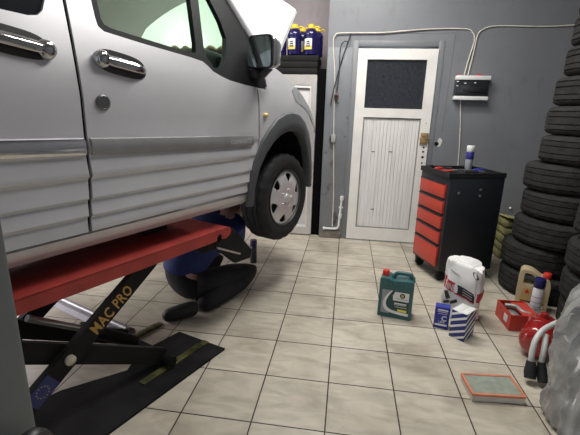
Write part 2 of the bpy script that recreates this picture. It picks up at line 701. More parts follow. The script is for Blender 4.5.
# hairline outline of the old board around the door
bm = new()
for (xa, za), (xb, zb) in (((0.0, 0.3), (-0.012, 2.12)), ((-0.012, 2.12), (0.98, 2.13)), ((0.98, 2.13), (0.965, 1.2))):
    tube(bm, [(xa, YB + 0.0005, za), (xb, YB + 0.0005, zb)], 0.0018, 6)
struct('trim_5', bm, mat('seam_line', (0.07, 0.07, 0.075), 0.7))
bm = new()
lathe(bm, [(0.012, 0), (0.012, 0.012), (0.004, 0.02)], (1.737, YB, 0.457), (0, -1, 0), 12)
tag(obj('wall_hook', bm, WHITEP), 'tiny pale wall hook above the folded yellowish tarpaulin', 'hook')

# ================================================================ THE VAN
phi = math.radians(24)
P0 = Vector((-0.39491, 1.26365, 0))
van = thing('van', 'silver van raised on the red scissor lift with its bonnet open', 'car', (P0.x, P0.y, 0.0), math.radians(66))
WID = 1.76      # local: x forward, outward = -y
PZ = [(0.74, -0.10), (0.80, -0.05), (0.83, -0.015), (0.865, 0), (1.25, 0), (1.40, -0.006), (1.5, -0.022), (1.6, -0.048), (1.9, -0.135), (2.2, -0.225), (2.42, -0.30)]
RIB = [(0.875, 0.945), (0.945, 1.013), (1.013, 1.10), (1.10, 1.195)]


def off(s, z, rib=False):
    o = interp(z, PZ)
    if rib and -2.3 < s < -0.40:
        for a, b in RIB:
            if a <= z <= b:
                u = (b - z) / (b - a)
                if u < 0.2:
                    t = u / 0.2
                    o += 0.011 * (1 - t * t * (3 - 2 * t))
                else:
                    t = (u - 0.2) / 0.8
                    o += 0.011 * t ** 1.2
    if s > 0.05:
        o -= 0.22 * (s - 0.05) ** 2 + 1.2 * max(0, s - 0.40) ** 2
    if s < -3.0:
        o -= 0.8 * (-3.0 - s) ** 2
    return o


def panel(name, outline, parent, material, zs, ss=(), rib=False, lift=0.0, thick=0.02, holes=(), mirror=False, smooth=30):
    b = new()
    fill(b, [outline] + list(holes), lambda a, c: (a, 0, c))
    for z in zs:
        bmesh.ops.bisect_plane(b, geom=b.verts[:] + b.edges[:] + b.faces[:], plane_co=(0, 0, z), plane_no=(0, 0, 1), dist=1e-5)
    for s in ss:
        bmesh.ops.bisect_plane(b, geom=b.verts[:] + b.edges[:] + b.faces[:], plane_co=(s, 0, 0), plane_no=(1, 0, 0), dist=1e-5)
    bmesh.ops.remove_doubles(b, verts=b.verts, dist=1e-4)
    for v in b.verts:
        s, z = v.co.x, v.co.z
        v.co.y = -(off(s, z, rib) + lift)
    bmesh.ops.recalc_face_normals(b, faces=b.faces)
    if thick:
        ext = bmesh.ops.extrude_face_region(b, geom=b.faces[:])
        for v in [g for g in ext['geom'] if isinstance(g, bmesh.types.BMVert)]:
            v.co.y += thick
    if mirror:
        for v in b.verts:
            v.co.y = WID - v.co.y
    return obj(name, b, material, parent, smooth)


ZS = [0.80, 0.83, 0.865]
for a, b_ in RIB:
    ZS += [a + (b_ - a) * q for q in (0.0, 0.2, 0.4, 0.6, 0.8, 0.84, 0.88, 0.92, 0.96)]
ZS += [1.25, 1.32, 1.40, 1.45, 1.5, 1.55, 1.6, 1.7, 1.8, 1.9, 2.0, 2.1, 2.2, 2.3]
SS = [-3.3, -3.2, -3.1, -3.0, 0.05, 0.1, 0.15, 0.2, 0.25, 0.3, 0.35, 0.4, 0.45, 0.5, 0.55]

# arch outlines
AOUT = [(-0.455, 0.79), (-0.425, 0.95), (-0.375, 1.06), (-0.30, 1.175), (-0.22, 1.25), (-0.13, 1.315), (-0.03, 1.35), (0.06, 1.358), (0.15, 1.345), (0.235, 1.30), (0.31, 1.22), (0.365, 1.11), (0.395, 0.95), (0.405, 0.80)]
AINN = [(-0.40, 0.79), (-0.385, 0.90), (-0.34, 1.01), (-0.27, 1.10), (-0.19, 1.165), (-0.10, 1.21), (-0.02, 1.232), (0.06, 1.236), (0.13, 1.222), (0.20, 1.18), (0.26, 1.105), (0.305, 1.0), (0.325, 0.90), (0.33, 0.80)]
BLACK = [(-1.275, 2.30), (-1.290, 1.70), (-1.287, 1.667), (-1.265, 1.651), (-1.091, 1.632), (-0.819, 1.609), (-0.735, 1.598), (-0.70, 1.578), (-0.672, 1.556), (-0.61, 1.535), (-0.548, 1.520), (-0.42, 1.505), (-0.298, 1.497), (-0.225, 1.497), (-0.208, 1.515), (-0.212, 1.607), (-0.275, 1.783), (-0.418, 1.963), (-0.62, 2.16), (-0.78, 2.30)]
FD_LOW = BLACK[1:13]
for mirror in (False, True):
    sd = '' if not mirror else ''
    # front door skin
    outline = [(-1.444, 0.878), (-1.418, 1.10), (-1.418, 1.25), (-1.410, 1.50), (-1.392, 1.74), (-1.372, 2.30), (-1.275, 2.30)] + FD_LOW + [(-0.312, 1.495), (-0.318, 1.20), (-0.378, 0.878)]
    fd = panel('front_door', outline, van, SILVER, ZS, SS, rib=True, mirror=mirror)
    # sliding rear door
    RW = [(-2.30, 1.70), (-1.70, 1.662), (-1.62, 1.657), (-1.545, 1.655), (-1.512, 1.662), (-1.49, 1.682), (-1.472, 1.72), (-1.455, 2.12), (-2.30, 2.14)]
    outline = [(-2.40, 0.878), (-1.460, 0.878), (-1.432, 1.10), (-1.432, 1.25), (-1.424, 1.50), (-1.406, 1.74), (-1.386, 2.30), (-2.40, 2.30)]
    rd = panel('sliding_door', outline, van, SILVER, ZS, SS, rib=True, holes=[RW], mirror=mirror)
    rw = panel('rear_side_window', RW, rd, GLASSD, [1.7, 1.8, 1.9, 2.0, 2.1], lift=-0.012, thick=0.005, mirror=mirror)
    # rear quarter with arch cut
    ra = [(-3.10, 0.85), (-3.09, 0.95), (-3.04, 1.10), (-2.95, 1.24), (-2.82, 1.33), (-2.66, 1.36), (-2.50, 1.33)]
    outline = [(-3.45, 0.85)] + ra + [(-2.414, 1.28), (-2.414, 2.30), (-3.30, 2.30), (-3.40, 1.6)]
    rq = panel('rear_quarter', outline, van, SILVER, ZS, SS, mirror=mirror)
    outline = [(-3.25, 1.72), (-2.46, 1.70), (-2.46, 2.12), (-3.18, 2.12)]
    panel('quarter_window', rounded(outline, 0.05), rq, GLASSD, [1.8, 1.9, 2.0, 2.1], lift=0.004, thick=0.004, mirror=mirror)
    # fender
    ftop = [(0.60, 0.92), (0.585, 1.08), (0.52, 1.19), (0.353, 1.318), (0.321, 1.364), (0.231, 1.46), (0.138, 1.526), (0.056, 1.582), (-0.049, 1.626), (-0.15, 1.655), (-0.20, 1.68), (-0.245, 1.74), (-0.262, 1.765), (-0.208, 1.607), (-0.200, 1.51), (-0.215, 1.489), (-0.298, 1.489)]
    outline = [(-0.366, 0.878), (-0.378, 1.05)] + AOUT[3:] + [(0.60, 0.82)] + ftop + [(-0.303, 1.20)]
    outline = [(-0.366, 0.878), (-0.42, 0.95)] + AOUT[2:] + [(0.60, 0.82)] + ftop + [(-0.305, 1.30), (-0.306, 1.20)]
    fe = panel('fender', outline, van, SILVER, ZS, SS, mirror=mirror)
    # headlamp wrapped round the corner
    hl = [(0.085, 1.51), (0.13, 1.43), (0.24, 1.395), (0.345, 1.345), (0.50, 1.20), (0.53, 1.22), (0.345, 1.39), (0.235, 1.475), (0.14, 1.535)]
    panel('headlamp', rounded(hl, 0.02), fe, mat('headlamp_lens', (0.40, 0.41, 0.43), 0.2, 0.3, 0.1), [1.4, 1.45, 1.5], SS, lift=0.003, thick=0.02, mirror=mirror)
    # dark strip painting the shade inside the side door gap and wing gap
    for sq in ([(-1.468, 0.878), (-1.444, 0.878), (-1.412, 1.10), (-1.412, 1.25), (-1.404, 1.50), (-1.386, 1.74), (-1.366, 2.28), (-1.392, 2.28), (-1.412, 1.74), (-1.430, 1.50), (-1.438, 1.25), (-1.438, 1.10)],
               [(-0.384, 0.878), (-0.360, 0.878), (-0.303, 1.2), (-0.298, 1.485), (-0.320, 1.485), (-0.325, 1.2)]):
        panel('gap_shade_strip', sq, fd, DARK, ZS, (), rib=False, lift=-0.012, thick=0.01, mirror=mirror)
    # sill
    sill = panel('sill', [(-2.42, 0.795), (-0.40, 0.795), (-0.40, 0.866), (-2.42, 0.866)], van, SILVER, [0.80, 0.82, 0.83, 0.85], lift=-0.002, thick=0.08, mirror=mirror)
    # wheel arch flare
    b = new()
    n = len(AOUT)
    prof = []
    for i in range(n):
        (a, z), (c, y) = AOUT[i], AINN[i]
        row = []
        for u, o_ in ((0, 0.002), (0.06, 0.018), (0.5, 0.030), (0.94, 0.028), (1.0, 0.020), (1.0, -0.03)):
            s_, z_ = a + (c - a) * u, z + (y - z) * u
            row.append(b.verts.new((s_, -(off(s_, max(z_, 0.866)) + o_), z_)))
        prof.append(row)
    for i in range(n - 1):
        for j in range(5):
            b.faces.new((prof[i][j], prof[i + 1][j], prof[i + 1][j + 1], prof[i][j + 1]))
    if mirror:
        for v in b.verts:
            v.co.y = WID - v.co.y
    obj('wheel_arch_flare', b, GREYP, fe, 50)
    # rear arch flare
    b = new()
    prof = []
    ra2 = ra + [(-2.36, 1.24), (-2.27, 1.10), (-2.22, 0.95), (-2.22, 0.80)]
    for i, (a, z) in enumerate(ra2):
        d = Vector((-2.66 - a, 0.90 - z)).normalized() * 0.09
        row = []
        for u, o_ in ((-0.35, 0.002), (-0.3, 0.018), (0.5, 0.030), (1.0, 0.02), (1.0, -0.03)):
            s_, z_ = a + d.x * u, z + d.y * u
            row.append(b.verts.new((s_, -(off(s_, max(z_, 0.866)) + o_), z_)))
        prof.append(row)
    for i in range(len(prof) - 1):
        for j in range(4):
            b.faces.new((prof[i][j], prof[i + 1][j], prof[i + 1][j + 1], prof[i][j + 1]))
    if mirror:
        for v in b.verts:
            v.co.y = WID - v.co.y
    obj('wheel_arch_flare', b, GREYP, rq, 50)
    # black front side window surround with two glass holes
    G1 = [(-1.245, 2.20), (-1.264, 1.70), (-1.256, 1.680), (-1.230, 1.670), (-0.81, 1.630), (-0.768, 1.637), (-0.753, 1.684), (-0.69, 2.10), (-0.72, 2.20)]
    G2 = [(-0.640, 2.02), (-0.702, 1.662), (-0.694, 1.62), (-0.650, 1.572), (-0.595, 1.582), (-0.545, 1.630), (-0.500, 1.746), (-0.518, 1.831), (-0.566, 1.926)]
    wf = panel('window_surround', BLACK, fd, SURR, [1.5, 1.55, 1.6, 1.7, 1.8, 1.9, 2.0, 2.1, 2.2], holes=[G1, G2], lift=-0.002, thick=0.03, mirror=mirror)
    panel('front_door_glass', G1, wf, GLASSG, [1.7, 1.8, 1.9, 2.0, 2.1], lift=-0.016, thick=0.004, mirror=mirror)
    panel('quarter_glass', G2, wf, GLASSG, [1.7, 1.8, 1.9], lift=-0.016, thick=0.004, mirror=mirror)
    # A pillar strip, silver
    b = new()
    pts = [(-0.245, 1.755), (-0.275, 1.79), (-0.418, 1.972), (-0.62, 2.17), (-0.78, 2.30), (-0.85, 2.34)]
    tube(b, [(s_ + 0.012, -(off(s_, z_) - 0.012), z_ + 0.006) for s_, z_ in pts], 0.026, 10)
    if mirror:
        for v in b.verts:
            v.co.y = WID - v.co.y
    obj('windscreen_pillar', b, SILVER, van, 60)
    # body mouldings
    for nm, pr, mt, s0, s1 in (('rear_door_moulding', rd, MOULD, -2.39, -1.436), ('front_door_moulding', fd, MOULDF, -1.412, -0.385)):
        b = new()
        N = 14
        rows = []
        for i in range(N + 1):
            s_ = s0 + (s1 - s0) * i / N
            t = (s_ + 1.75) / 1.4
            zt = 1.253 - 0.034 * max(0, t)
            zb = 1.187 - 0.040 * max(0, t)
            if i == N and nm[0] == 'f':
                zb += 0.012
            rows.append([b.verts.new((s_, -(o_), zt + (zb - zt) * u)) for u, o_ in ((0, -0.001), (0.06, 0.012), (0.3, 0.017), (0.75, 0.017), (0.94, 0.012), (1.0, -0.001))])
        for i in range(N):
            for j in range(5):
                b.faces.new((rows[i][j], rows[i + 1][j], rows[i + 1][j + 1], rows[i][j + 1]))
        b.faces.new(rows[0])
        b.faces.new(rows[-1][::-1])
        if mirror:
            for v in b.verts:
                v.co.y = WID - v.co.y
        mo = obj(nm, b, mt, pr, 40)
        if nm[0] == 'f' and not mirror:
            b = new()
            text_bm(b, 'CONNECT', 0.034, lambda x, y: (-0.60 + x * 1.1, -0.0185, 1.178 + y), spacing=1.05)
            obj('lettering', b, mat('pale_lettering', (0.56, 0.56, 0.57), 0.35, 0.0), mo, 0)
    # door handles: dark bowl, chrome grip, chrome end cap
    for pr, sc, zc_, ln, tilt, fl in ((fd, -1.226, 1.528, 0.226, -0.14, 1), (rd, -1.622, 1.560, 0.25, -0.13, -1)):
        b = new()
        R_ = Matrix.Rotation(-tilt, 3, 'Y')
        yy = off(sc, zc_)
        el = []
        for k in range(32):
            a = 2 * PI * k / 32
            ca, sa = math.cos(a), math.sin(a)
            el.append((math.copysign(abs(ca) ** 0.6, ca) * ln * 0.5 + 0.004 * fl, math.copysign(abs(sa) ** 0.75, sa) * (0.050 if sa > 0 else 0.043)))

        def place(x, y, o_):
            v = R_ @ Vector((x, 0, y))
            p = Vector((sc + v.x, 0, zc_ + v.z))
            p.y = -(off(p.x, p.z) + o_)
            return p
        plate(b, [el], lambda a, c, t: place(a, c, t - 0.002), 0.006)
        if mirror:
            for v in b.verts:
                v.co.y = WID - v.co.y
        hb = obj('handle_bowl', b, mat('handle_recess', (0.03, 0.03, 0.032), 0.3, 0.2), pr, 40)
        b = new()
        N = 18
        rows = []
        for i in range(N + 1):
            u = -1 + 2 * i / N
            e = max(0.05, (1 - abs(u) ** 4)) ** 0.5
            rows.append([b.verts.new(place(u * ln * 0.5, 0.002 + e * hh, 0.006 + oo * e)) for hh, oo in ((0.017, 0.010), (0.021, 0.020), (0.014, 0.034), (-0.008, 0.036), (-0.021, 0.024), (-0.018, 0.010))])
        for i in range(N):
            for j in range(6):
                b.faces.new((rows[i][j], rows[i + 1][j], rows[i + 1][(j + 1) % 6], rows[i][(j + 1) % 6]))
        b.faces.new(rows[0])
        b.faces.new(rows[-1][::-1])
        if mirror:
            for v in b.verts:
                v.co.y = WID - v.co.y
        obj('handle_grip', b, CHROME, pr, 60)['label'] = 'chrome door handle grip'
        b = new()
        q0 = place(-fl * ln * 0.40, 0.0, 0.012)
        lathe(b, [(0.033, -0.008), (0.034, 0.008), (0.029, 0.020), (0.014, 0.026)], q0, (0, -1, 0), 20, 1.0, 1.0)
        if mirror:
            for v in b.verts:
                v.co.y = WID - v.co.y
        obj('handle_cap', b, CHROME, pr, 50)
    # key lock under the handle
    b = new()
    lathe(b, [(0.030, 0), (0.030, 0.006), (0.024, 0.009), (0.022, 0.006), (0.004, 0.007)], (-1.338, 0.004, 1.378), (0, -1, 0), 20)
    if mirror:
        for v in b.verts:
            v.co.y = WID - v.co.y
    kl = obj('door_lock', b, mat('lock_metal', (0.16, 0.16, 0.165), 0.3, 0.7, 0.1), fd, 50)
    # side repeater
    b = new()
    lathe(b, [(0.02, 0), (0.018, 0.01), (0.008, 0.016)], (-0.249, 0.0, 1.338), (0, -1, 0), 14, 1.0, 0.7)
    if mirror:
        for v in b.verts:
            v.co.y = WID - v.co.y
    obj('side_indicator', b, mat('amber_lens', (0.75, 0.50, 0.16), 0.25), fe, 50)
    # mirror
    b = new()
    mc = Vector((-0.285, -0.035, 1.690))
    vs = box(b, (0, 0, 0), (0.13, 0.165, 0.180), 0.040, seg=4)
    for v in b.verts:
        if v.co.x > 0:
            v.co.y *= 0.86
            v.co.z *= 0.88
        v.co += mc
        if mirror:
            v.co.y = WID - v.co.y
    mi = obj('side_mirror', b, mat('mirror_housing', (0.40, 0.41, 0.42), 0.2, 0.8, 0.04), van, 50)
    b = new()
    lp = rounded([(-0.083, -0.090), (0.083, -0.090), (0.083, 0.090), (-0.083, 0.090)], 0.030, 5)
    ip = rounded([(-0.076, -0.083), (0.076, -0.083), (0.076, 0.082), (-0.076, 0.082)], 0.026, 5)
    plate(b, [lp, ip], lambda a, c, t: (mc.x - 0.056 - t, (mc.y + a) if not mirror else WID - mc.y - a, mc.z + c), 0.018)
    obj('mirror_rim', b, BLACKP, mi, 40)
    b = new()
    plate(b, [ip], lambda a, c, t: (mc.x - 0.058 - t - 0.17 * (a if not mirror else a) - 0.012, (mc.y + a) if not mirror else WID - mc.y - a, mc.z + c), 0.004)
    obj('mirror_glass', b, mat('mirror_silver', (0.78, 0.80, 0.80), 0.03, 1.0, 0), mi, 0)
    b = new()
    box(b, (-0.315, 0.04, 1.572), (0.08, 0.10, 0.06), 0.02)
    tube(b, [(-0.30, 0.0, 1.57), (-0.285, -0.05, 1.62)], 0.03, 10)
    if mirror:
        for v in b.verts:
            v.co.y = WID - v.co.y
    obj('mirror_foot', b, BLACKP, mi)

# roof, windscreen, rear, front
def cross(bm_, rows):
    vr = [[bm_.verts.new(p) for p in r] for r in rows]
    for i in range(len(vr) - 1):
        for j in range(len(vr[0]) - 1):
            bm_.faces.new((vr[i][j], vr[i + 1][j], vr[i + 1][j + 1], vr[i][j + 1]))


def lat(t, inset):
    return inset + (WID - 2 * inset) * t


b = new()
rows = []
for s_, zc_ in ((-0.84, 2.33), (-1.0, 2.39), (-1.5, 2.45), (-2.4, 2.46), (-3.1, 2.43), (-3.36, 2.36)):
    rows.append([(s_, lat(t, 0.24), zc_ - 0.16 * abs(2 * t - 1) ** 4) for t in [i / 12 for i in range(13)]])
cross(b, rows)
obj('roof', b, SILVER, van, 50)
b = new()
rows = []
for u in [i / 6 for i in range(7)]:
    s_ = -0.12 + (-0.86 + 0.12) * u
    z_ = 1.66 + (2.33 - 1.66) * u
    ins = 0.10 + 0.16 * u
    rows.append([(s_ + 0.08 * (1 - abs(2 * t - 1) ** 2) - 0.06, lat(t, ins), z_ + 0.02 * (1 - abs(2 * t - 1) ** 2)) for t in [i / 12 for i in range(13)]])
cross(b, rows)
obj('windscreen', b, GLASSG, van, 60)
b = new()
rows = []
for z_, s_, ins in ((0.86, -3.47, 0.06), (1.1, -3.50, 0.03), (1.6, -3.46, 0.06), (2.0, -3.40, 0.16), (2.35, -3.34, 0.24)):
    rows.append([(s_ + 0.10 * abs(2 * t - 1) ** 6, lat(t, ins), z_) for t in [i / 12 for i in range(13)]])
cross(b, rows)
tg = obj('tailgate', b, SILVER, van, 50)
b = new()
rows = []
for z_, s_, ins in ((1.7, -3.47, 0.2), (2.0, -3.42, 0.24), (2.2, -3.385, 0.28)):
    rows.append([(s_, lat(t, ins), z_) for t in [i / 8 for i in range(9)]])
cross(b, rows)
obj('rear_window', b, GLASSD, tg, 50)
for z0, sfront, nm, mt in ((0.98, 0.70, 'front_bumper', GREYP), (0.95, -3.58, 'rear_bumper', GREYP)):
    b = new()
    sg = 1 if sfront > 0 else -1
    rows = []
    for dz, ds in ((-0.17, -0.10), (-0.15, -0.01), (0.0, 0.03), (0.13, 0.0), (0.16, -0.10)):
        rows.append([(sfront + sg * (ds - 0.20 * abs(2 * t - 1) ** 4), lat(t, 0.10), z0 + dz) for t in [i / 14 for i in range(15)]])
    cross(b, rows)
    obj(nm, b, mt, van, 60)
b = new()
rows = []
for z_, s_ in ((1.12, 0.66), (1.2, 0.64), (1.3, 0.58), (1.36, 0.50)):
    rows.append([(s_ - 0.20 * abs(2 * t - 1) ** 4, lat(t, 0.14), z_) for t in [i / 14 for i in range(15)]])
cross(b, rows)
obj('grille', b, BLACKP, van, 60)

# bonnet, raised
b = new()
rows = []
U = [i / 10 for i in range(11)]
ca, sa = math.cos(math.radians(56)), math.sin(math.radians(56))
NT = 24
for u in U:
    r_ = []
    for j in range(NT + 1):
        t = j / NT
        e = abs(2 * t - 1)
        ln = 0.60 + 0.22 * (1 - e ** 2.6)
        bulge = 0.05 * (1 - e ** 2)
        d = ln * u
        r_.append((-0.105 + d * ca - bulge * sa, lat(t, 0.10), 1.545 + d * sa + bulge * ca))
    rows.append(r_)
cross(b, rows)
bmesh.ops.recalc_face_normals(b, faces=b.faces)
ext = bmesh.ops.extrude_face_region(b, geom=b.faces[:])
for v in [g for g in ext['geom'] if isinstance(g, bmesh.types.BMVert)]:
    v.co.x += 0.02
    v.co.z -= 0.012
obj('bonnet', b, mat('bonnet_silver', (0.70, 0.71, 0.70), 0.40, 0.15, 0.02), van, 50)['label'] = 'raised bonnet'
# bonnet stay
b = new()
tube(b, [(0.42, 1.55, 1.33), (0.30, 1.45, 2.05)], 0.006, 8)
obj('bonnet_stay', b, ARM, van)
# underbody, engine bay, wheel wells, cowl
b = new()
box(b, (-1.60, WID / 2, 0.865), (1.6, 1.50, 0.05))
box(b, (-2.65, WID / 2, 0.98), (1.5, 1.0, 0.2))
box(b, (0.05, WID / 2, 1.05), (0.95, 1.05, 0.30), 0.02)
box(b, (-0.02, WID / 2, 1.40), (0.62, 1.62, 0.02))
box(b, (-0.36, WID / 2, 1.20), (0.05, 1.60, 0.64))
obj('underbody', b, DARK, van, 0)
for mir in (0, 1):
    for c in (-0.03, -2.66):
        b = new()
        rows = []
        zc_ = 0.88
        for i in range(13):
            a = PI * i / 12
            s_, z_ = c + 0.40 * math.cos(a), zc_ + 0.40 * math.sin(a)
            ys = (0.035, 0.36)
            rows.append([(s_, WID - y if mir else y, z_) for y in ys])
        cross(b, rows)
        vs = [b.verts.new((c + 0.40 * math.cos(PI * i / 12), (WID - 0.36) if mir else 0.36, zc_ + 0.40 * math.sin(PI * i / 12))) for i in range(13)]
        b.faces.new(vs)
        obj('wheel_well', b, DARK, van, 0)
b = new()
box(b, (0.05, 0.60, 1.30), (0.45, 0.5, 0.25), 0.03)
box(b, (0.10, 1.10, 1.28), (0.35, 0.35, 0.22), 0.03)
obj('engine', b, ARM, van)
for y0 in (0.10, WID - 0.34):
    b = new()
    tube(b, [(-1.34, y0 + 0.10, 1.0), (-1.36, y0 + 0.14, 1.7), (-1.33, y0 + 0.24, 2.32)], 0.05, 8)
    obj('door_post', b, BLACKP, van)
# interior
SEAT = mat('seat_cloth', (0.045, 0.046, 0.05), 0.85, 0, 0.2, 40)
for y0 in (0.45, 1.30):
    b = new()
    box(b, (-1.15, y0, 1.15), (0.5, 0.5, 0.16), 0.05, seg=3)
    st = obj('seat', b, SEAT, van, 50)
    b = new()
    box(b, (-1.42, y0, 1.48), (0.14, 0.48, 0.62), 0.06, Matrix.Rotation(-0.22, 3, 'Y'), 3)
    obj('seat_back', b, SEAT, st, 50)
    b = new()
    box(b, (-1.50, y0, 1.87), (0.09, 0.26, 0.18), 0.04, Matrix.Rotation(-0.15, 3, 'Y'), 3)
    tube(b, [(-1.48, y0 - 0.06, 1.72), (-1.49, y0 - 0.06, 1.84)], 0.008, 6)
    tube(b, [(-1.48, y0 + 0.06, 1.72), (-1.49, y0 + 0.06, 1.84)], 0.008, 6)
    obj('headrest', b, SEAT, st, 50)
b = new()
box(b, (-0.42, WID / 2, 1.60), (0.42, 1.44, 0.16), 0.05, Matrix.Rotation(0.10, 3, 'Y'), 3)
box(b, (-0.40, 0.50, 1.60), (0.26, 0.50, 0.20), 0.06, None, 3)
obj('dashboard', b, mat('dash_plastic', (0.03, 0.031, 0.034), 0.7, 0, 0.1), van, 50)
b = new()
tube(b, smooth_path([(-0.30, 0.28, 1.715), (-0.28, 0.45, 1.735), (-0.27, 0.65, 1.745), (-0.27, 0.82, 1.755), (-0.28, 1.00, 1.735)], 6), [0.02 + 0.012 * math.sin(i * 1.7) for i in range(25)], 8)
obj('wiring_bundle', b, mat('brown_wiring', (0.20, 0.12, 0.07), 0.7, 0, 0.5, 60), van, 60)
b = new()
pts = [(-0.72 + 0.05 * math.cos(a), 1.30 + 0.19 * math.sin(a), 1.56 + 0.17 * math.cos(a)) for a in [2 * PI * i / 28 for i in range(28)]]
tube(b, pts, 0.014, 8, closed=True)
tube(b, [(-0.72, 1.30, 1.56), (-0.50, 1.30, 1.50)], 0.03, 8)
obj('steering_wheel', b, BLACKP, van, 60)
b = new()
tube(b, [(-1.33, 0.12, 1.745), (-1.25, 0.14, 1.735)], 0.018, 10)
box(b, (-1.29, 0.13, 1.71), (0.03, 0.03, 0.10), 0.01)
obj('belt_anchor', b, CHROME, van)

# wheels
def make_tyre_bm(R, rin, W, axis_y=True, seg=72, tread=True):
    """axis along +Z, centred"""
    b_ = new()
    h = W / 2
    prof = [(rin, -h * 0.80), (rin + 0.02, -h * 0.93), (rin + (R - rin) * 0.5, -h * 1.0), (R - 0.03, -h * 0.93), (R - 0.008, -h * 0.80)]
    gx = [-0.66, -0.58, -0.30, -0.22, 0.22, 0.30, 0.58, 0.66]
    flat = [(R - 0.002, -h * 0.70)]
    for i, g in enumerate(gx):
        lo = i % 2
        if not lo:
            flat += [(R, h * g), (R - 0.012, h * (g + 0.015))]
        else:
            flat += [(R - 0.012, h * (g - 0.015)), (R, h * g)]
    flat += [(R - 0.002, h * 0.70)]
    prof += flat
    prof += [(R - 0.008, h * 0.80), (R - 0.03, h * 0.93), (rin + (R - rin) * 0.5, h * 1.0), (rin + 0.02, h * 0.93), (rin, h * 0.80)]
    n = len(prof)
    rings = []
    for k in range(seg):
        a = 2 * PI * k / seg
        ring = []
        for i, (r, z) in enumerate(prof):
            rr = r
            if tread and (k % 3 == 0) and abs(z) > h * 0.62 and r > R - 0.02 and abs(z) < h * 0.88:
                rr -= 0.011
            if tread and (k % 3 == 1) and abs(z) < h * 0.24 and r > R - 0.005:
                rr -= 0.004
            ring.append(b_.verts.new((rr * math.cos(a), rr * math.sin(a), z)))
        rings.append(ring)
    for k in range(seg):
        A, Bq = rings[k], rings[(k + 1) % seg]
        for i in range(n - 1):
            b_.faces.new((A[i], Bq[i], Bq[i + 1], A[i + 1]))
        b_.faces.new((A[n - 1], Bq[n - 1], Bq[0], A[0]))
    return b_


def wheel(sc, yc, zc_, steer, out):
    """out = -1 right side (outward -y), +1 left"""
    b_ = make_tyre_bm(0.312, 0.195, 0.20)
    Mx = Matrix.Translation((sc, yc, zc_)) @ Matrix.Rotation(steer, 4, 'Z') @ Matrix.Rotation(PI / 2 if out < 0 else -PI / 2, 4, 'X')
    bmesh.ops.transform(b_, matrix=Mx, verts=b_.verts)
    ty = obj('wheel', b_, RUBBER, van, 40)
    # rim barrel
    b_ = new()
    lathe(b_, [(0.197, -0.08), (0.197, 0.085), (0.205, 0.092), (0.196, 0.094), (0.185, 0.07), (0.175, -0.02), (0.06, -0.03)], (0, 0, 0), (0, 0, 1), 40, caps=False)
    bmesh.ops.transform(b_, matrix=Mx, verts=b_.verts)
    obj('rim', b_, mat('dark_steel_rim', (0.05, 0.05, 0.052), 0.5, 0.5), ty, 50)
    # wheel cover with wedge openings
    b_ = new()
    N = 6
    outer = [(0.197 * math.cos(2 * PI * k / 56), 0.197 * math.sin(2 * PI * k / 56)) for k in range(56)]
    holes = []
    for k in range(N):
        a0 = 2 * PI * (k + 0.3) / N
        da = 2 * PI / N
        hp = []
        for r_, f in ((0.170, -0.25), (0.178, -0.12), (0.178, 0.12), (0.170, 0.25), (0.145, 0.19), (0.120, 0.09), (0.114, 0.0), (0.120, -0.09), (0.145, -0.19)):
            hp.append((r_ * math.cos(a0 + f * da), r_ * math.sin(a0 + f * da)))
        holes.append(rounded(hp, 0.012, 2))
    plate(b_, [outer] + holes, lambda a, c, t: (a, c, 0.070 + t + 0.030 * (1 - ((a * a + c * c) ** 0.5 / 0.197) ** 2)), 0.010)
    bmesh.ops.transform(b_, matrix=Mx, verts=b_.verts)
    hc = obj('wheel_cover', b_, ALLOY, ty, 45)
    b_ = new()
    lathe(b_, [(0.034, 0.095), (0.032, 0.112), (0.02, 0.116)], (0, 0, 0), (0, 0, 1), 24)
    for k in range(5):
        a = 2 * PI * k / 5
        lathe(b_, [(0.009, 0.09), (0.009, 0.108), (0.004, 0.111)], (0.062 * math.cos(a), 0.062 * math.sin(a), 0), (0, 0, 1), 8)
    bmesh.ops.transform(b_, matrix=Mx, verts=b_.verts)
    obj('hub_cap', b_, ALLOY, hc, 50)
    return ty


wheel(0.017, 0.095, 0.766, 0.0, -1)
wheel(0.017, WID - 0.095, 0.766, 0.0, 1)
wheel(-2.66, 0.095, 0.775, 0.0, -1)
wheel(-2.66, WID - 0.095, 0.775, 0.0, 1)

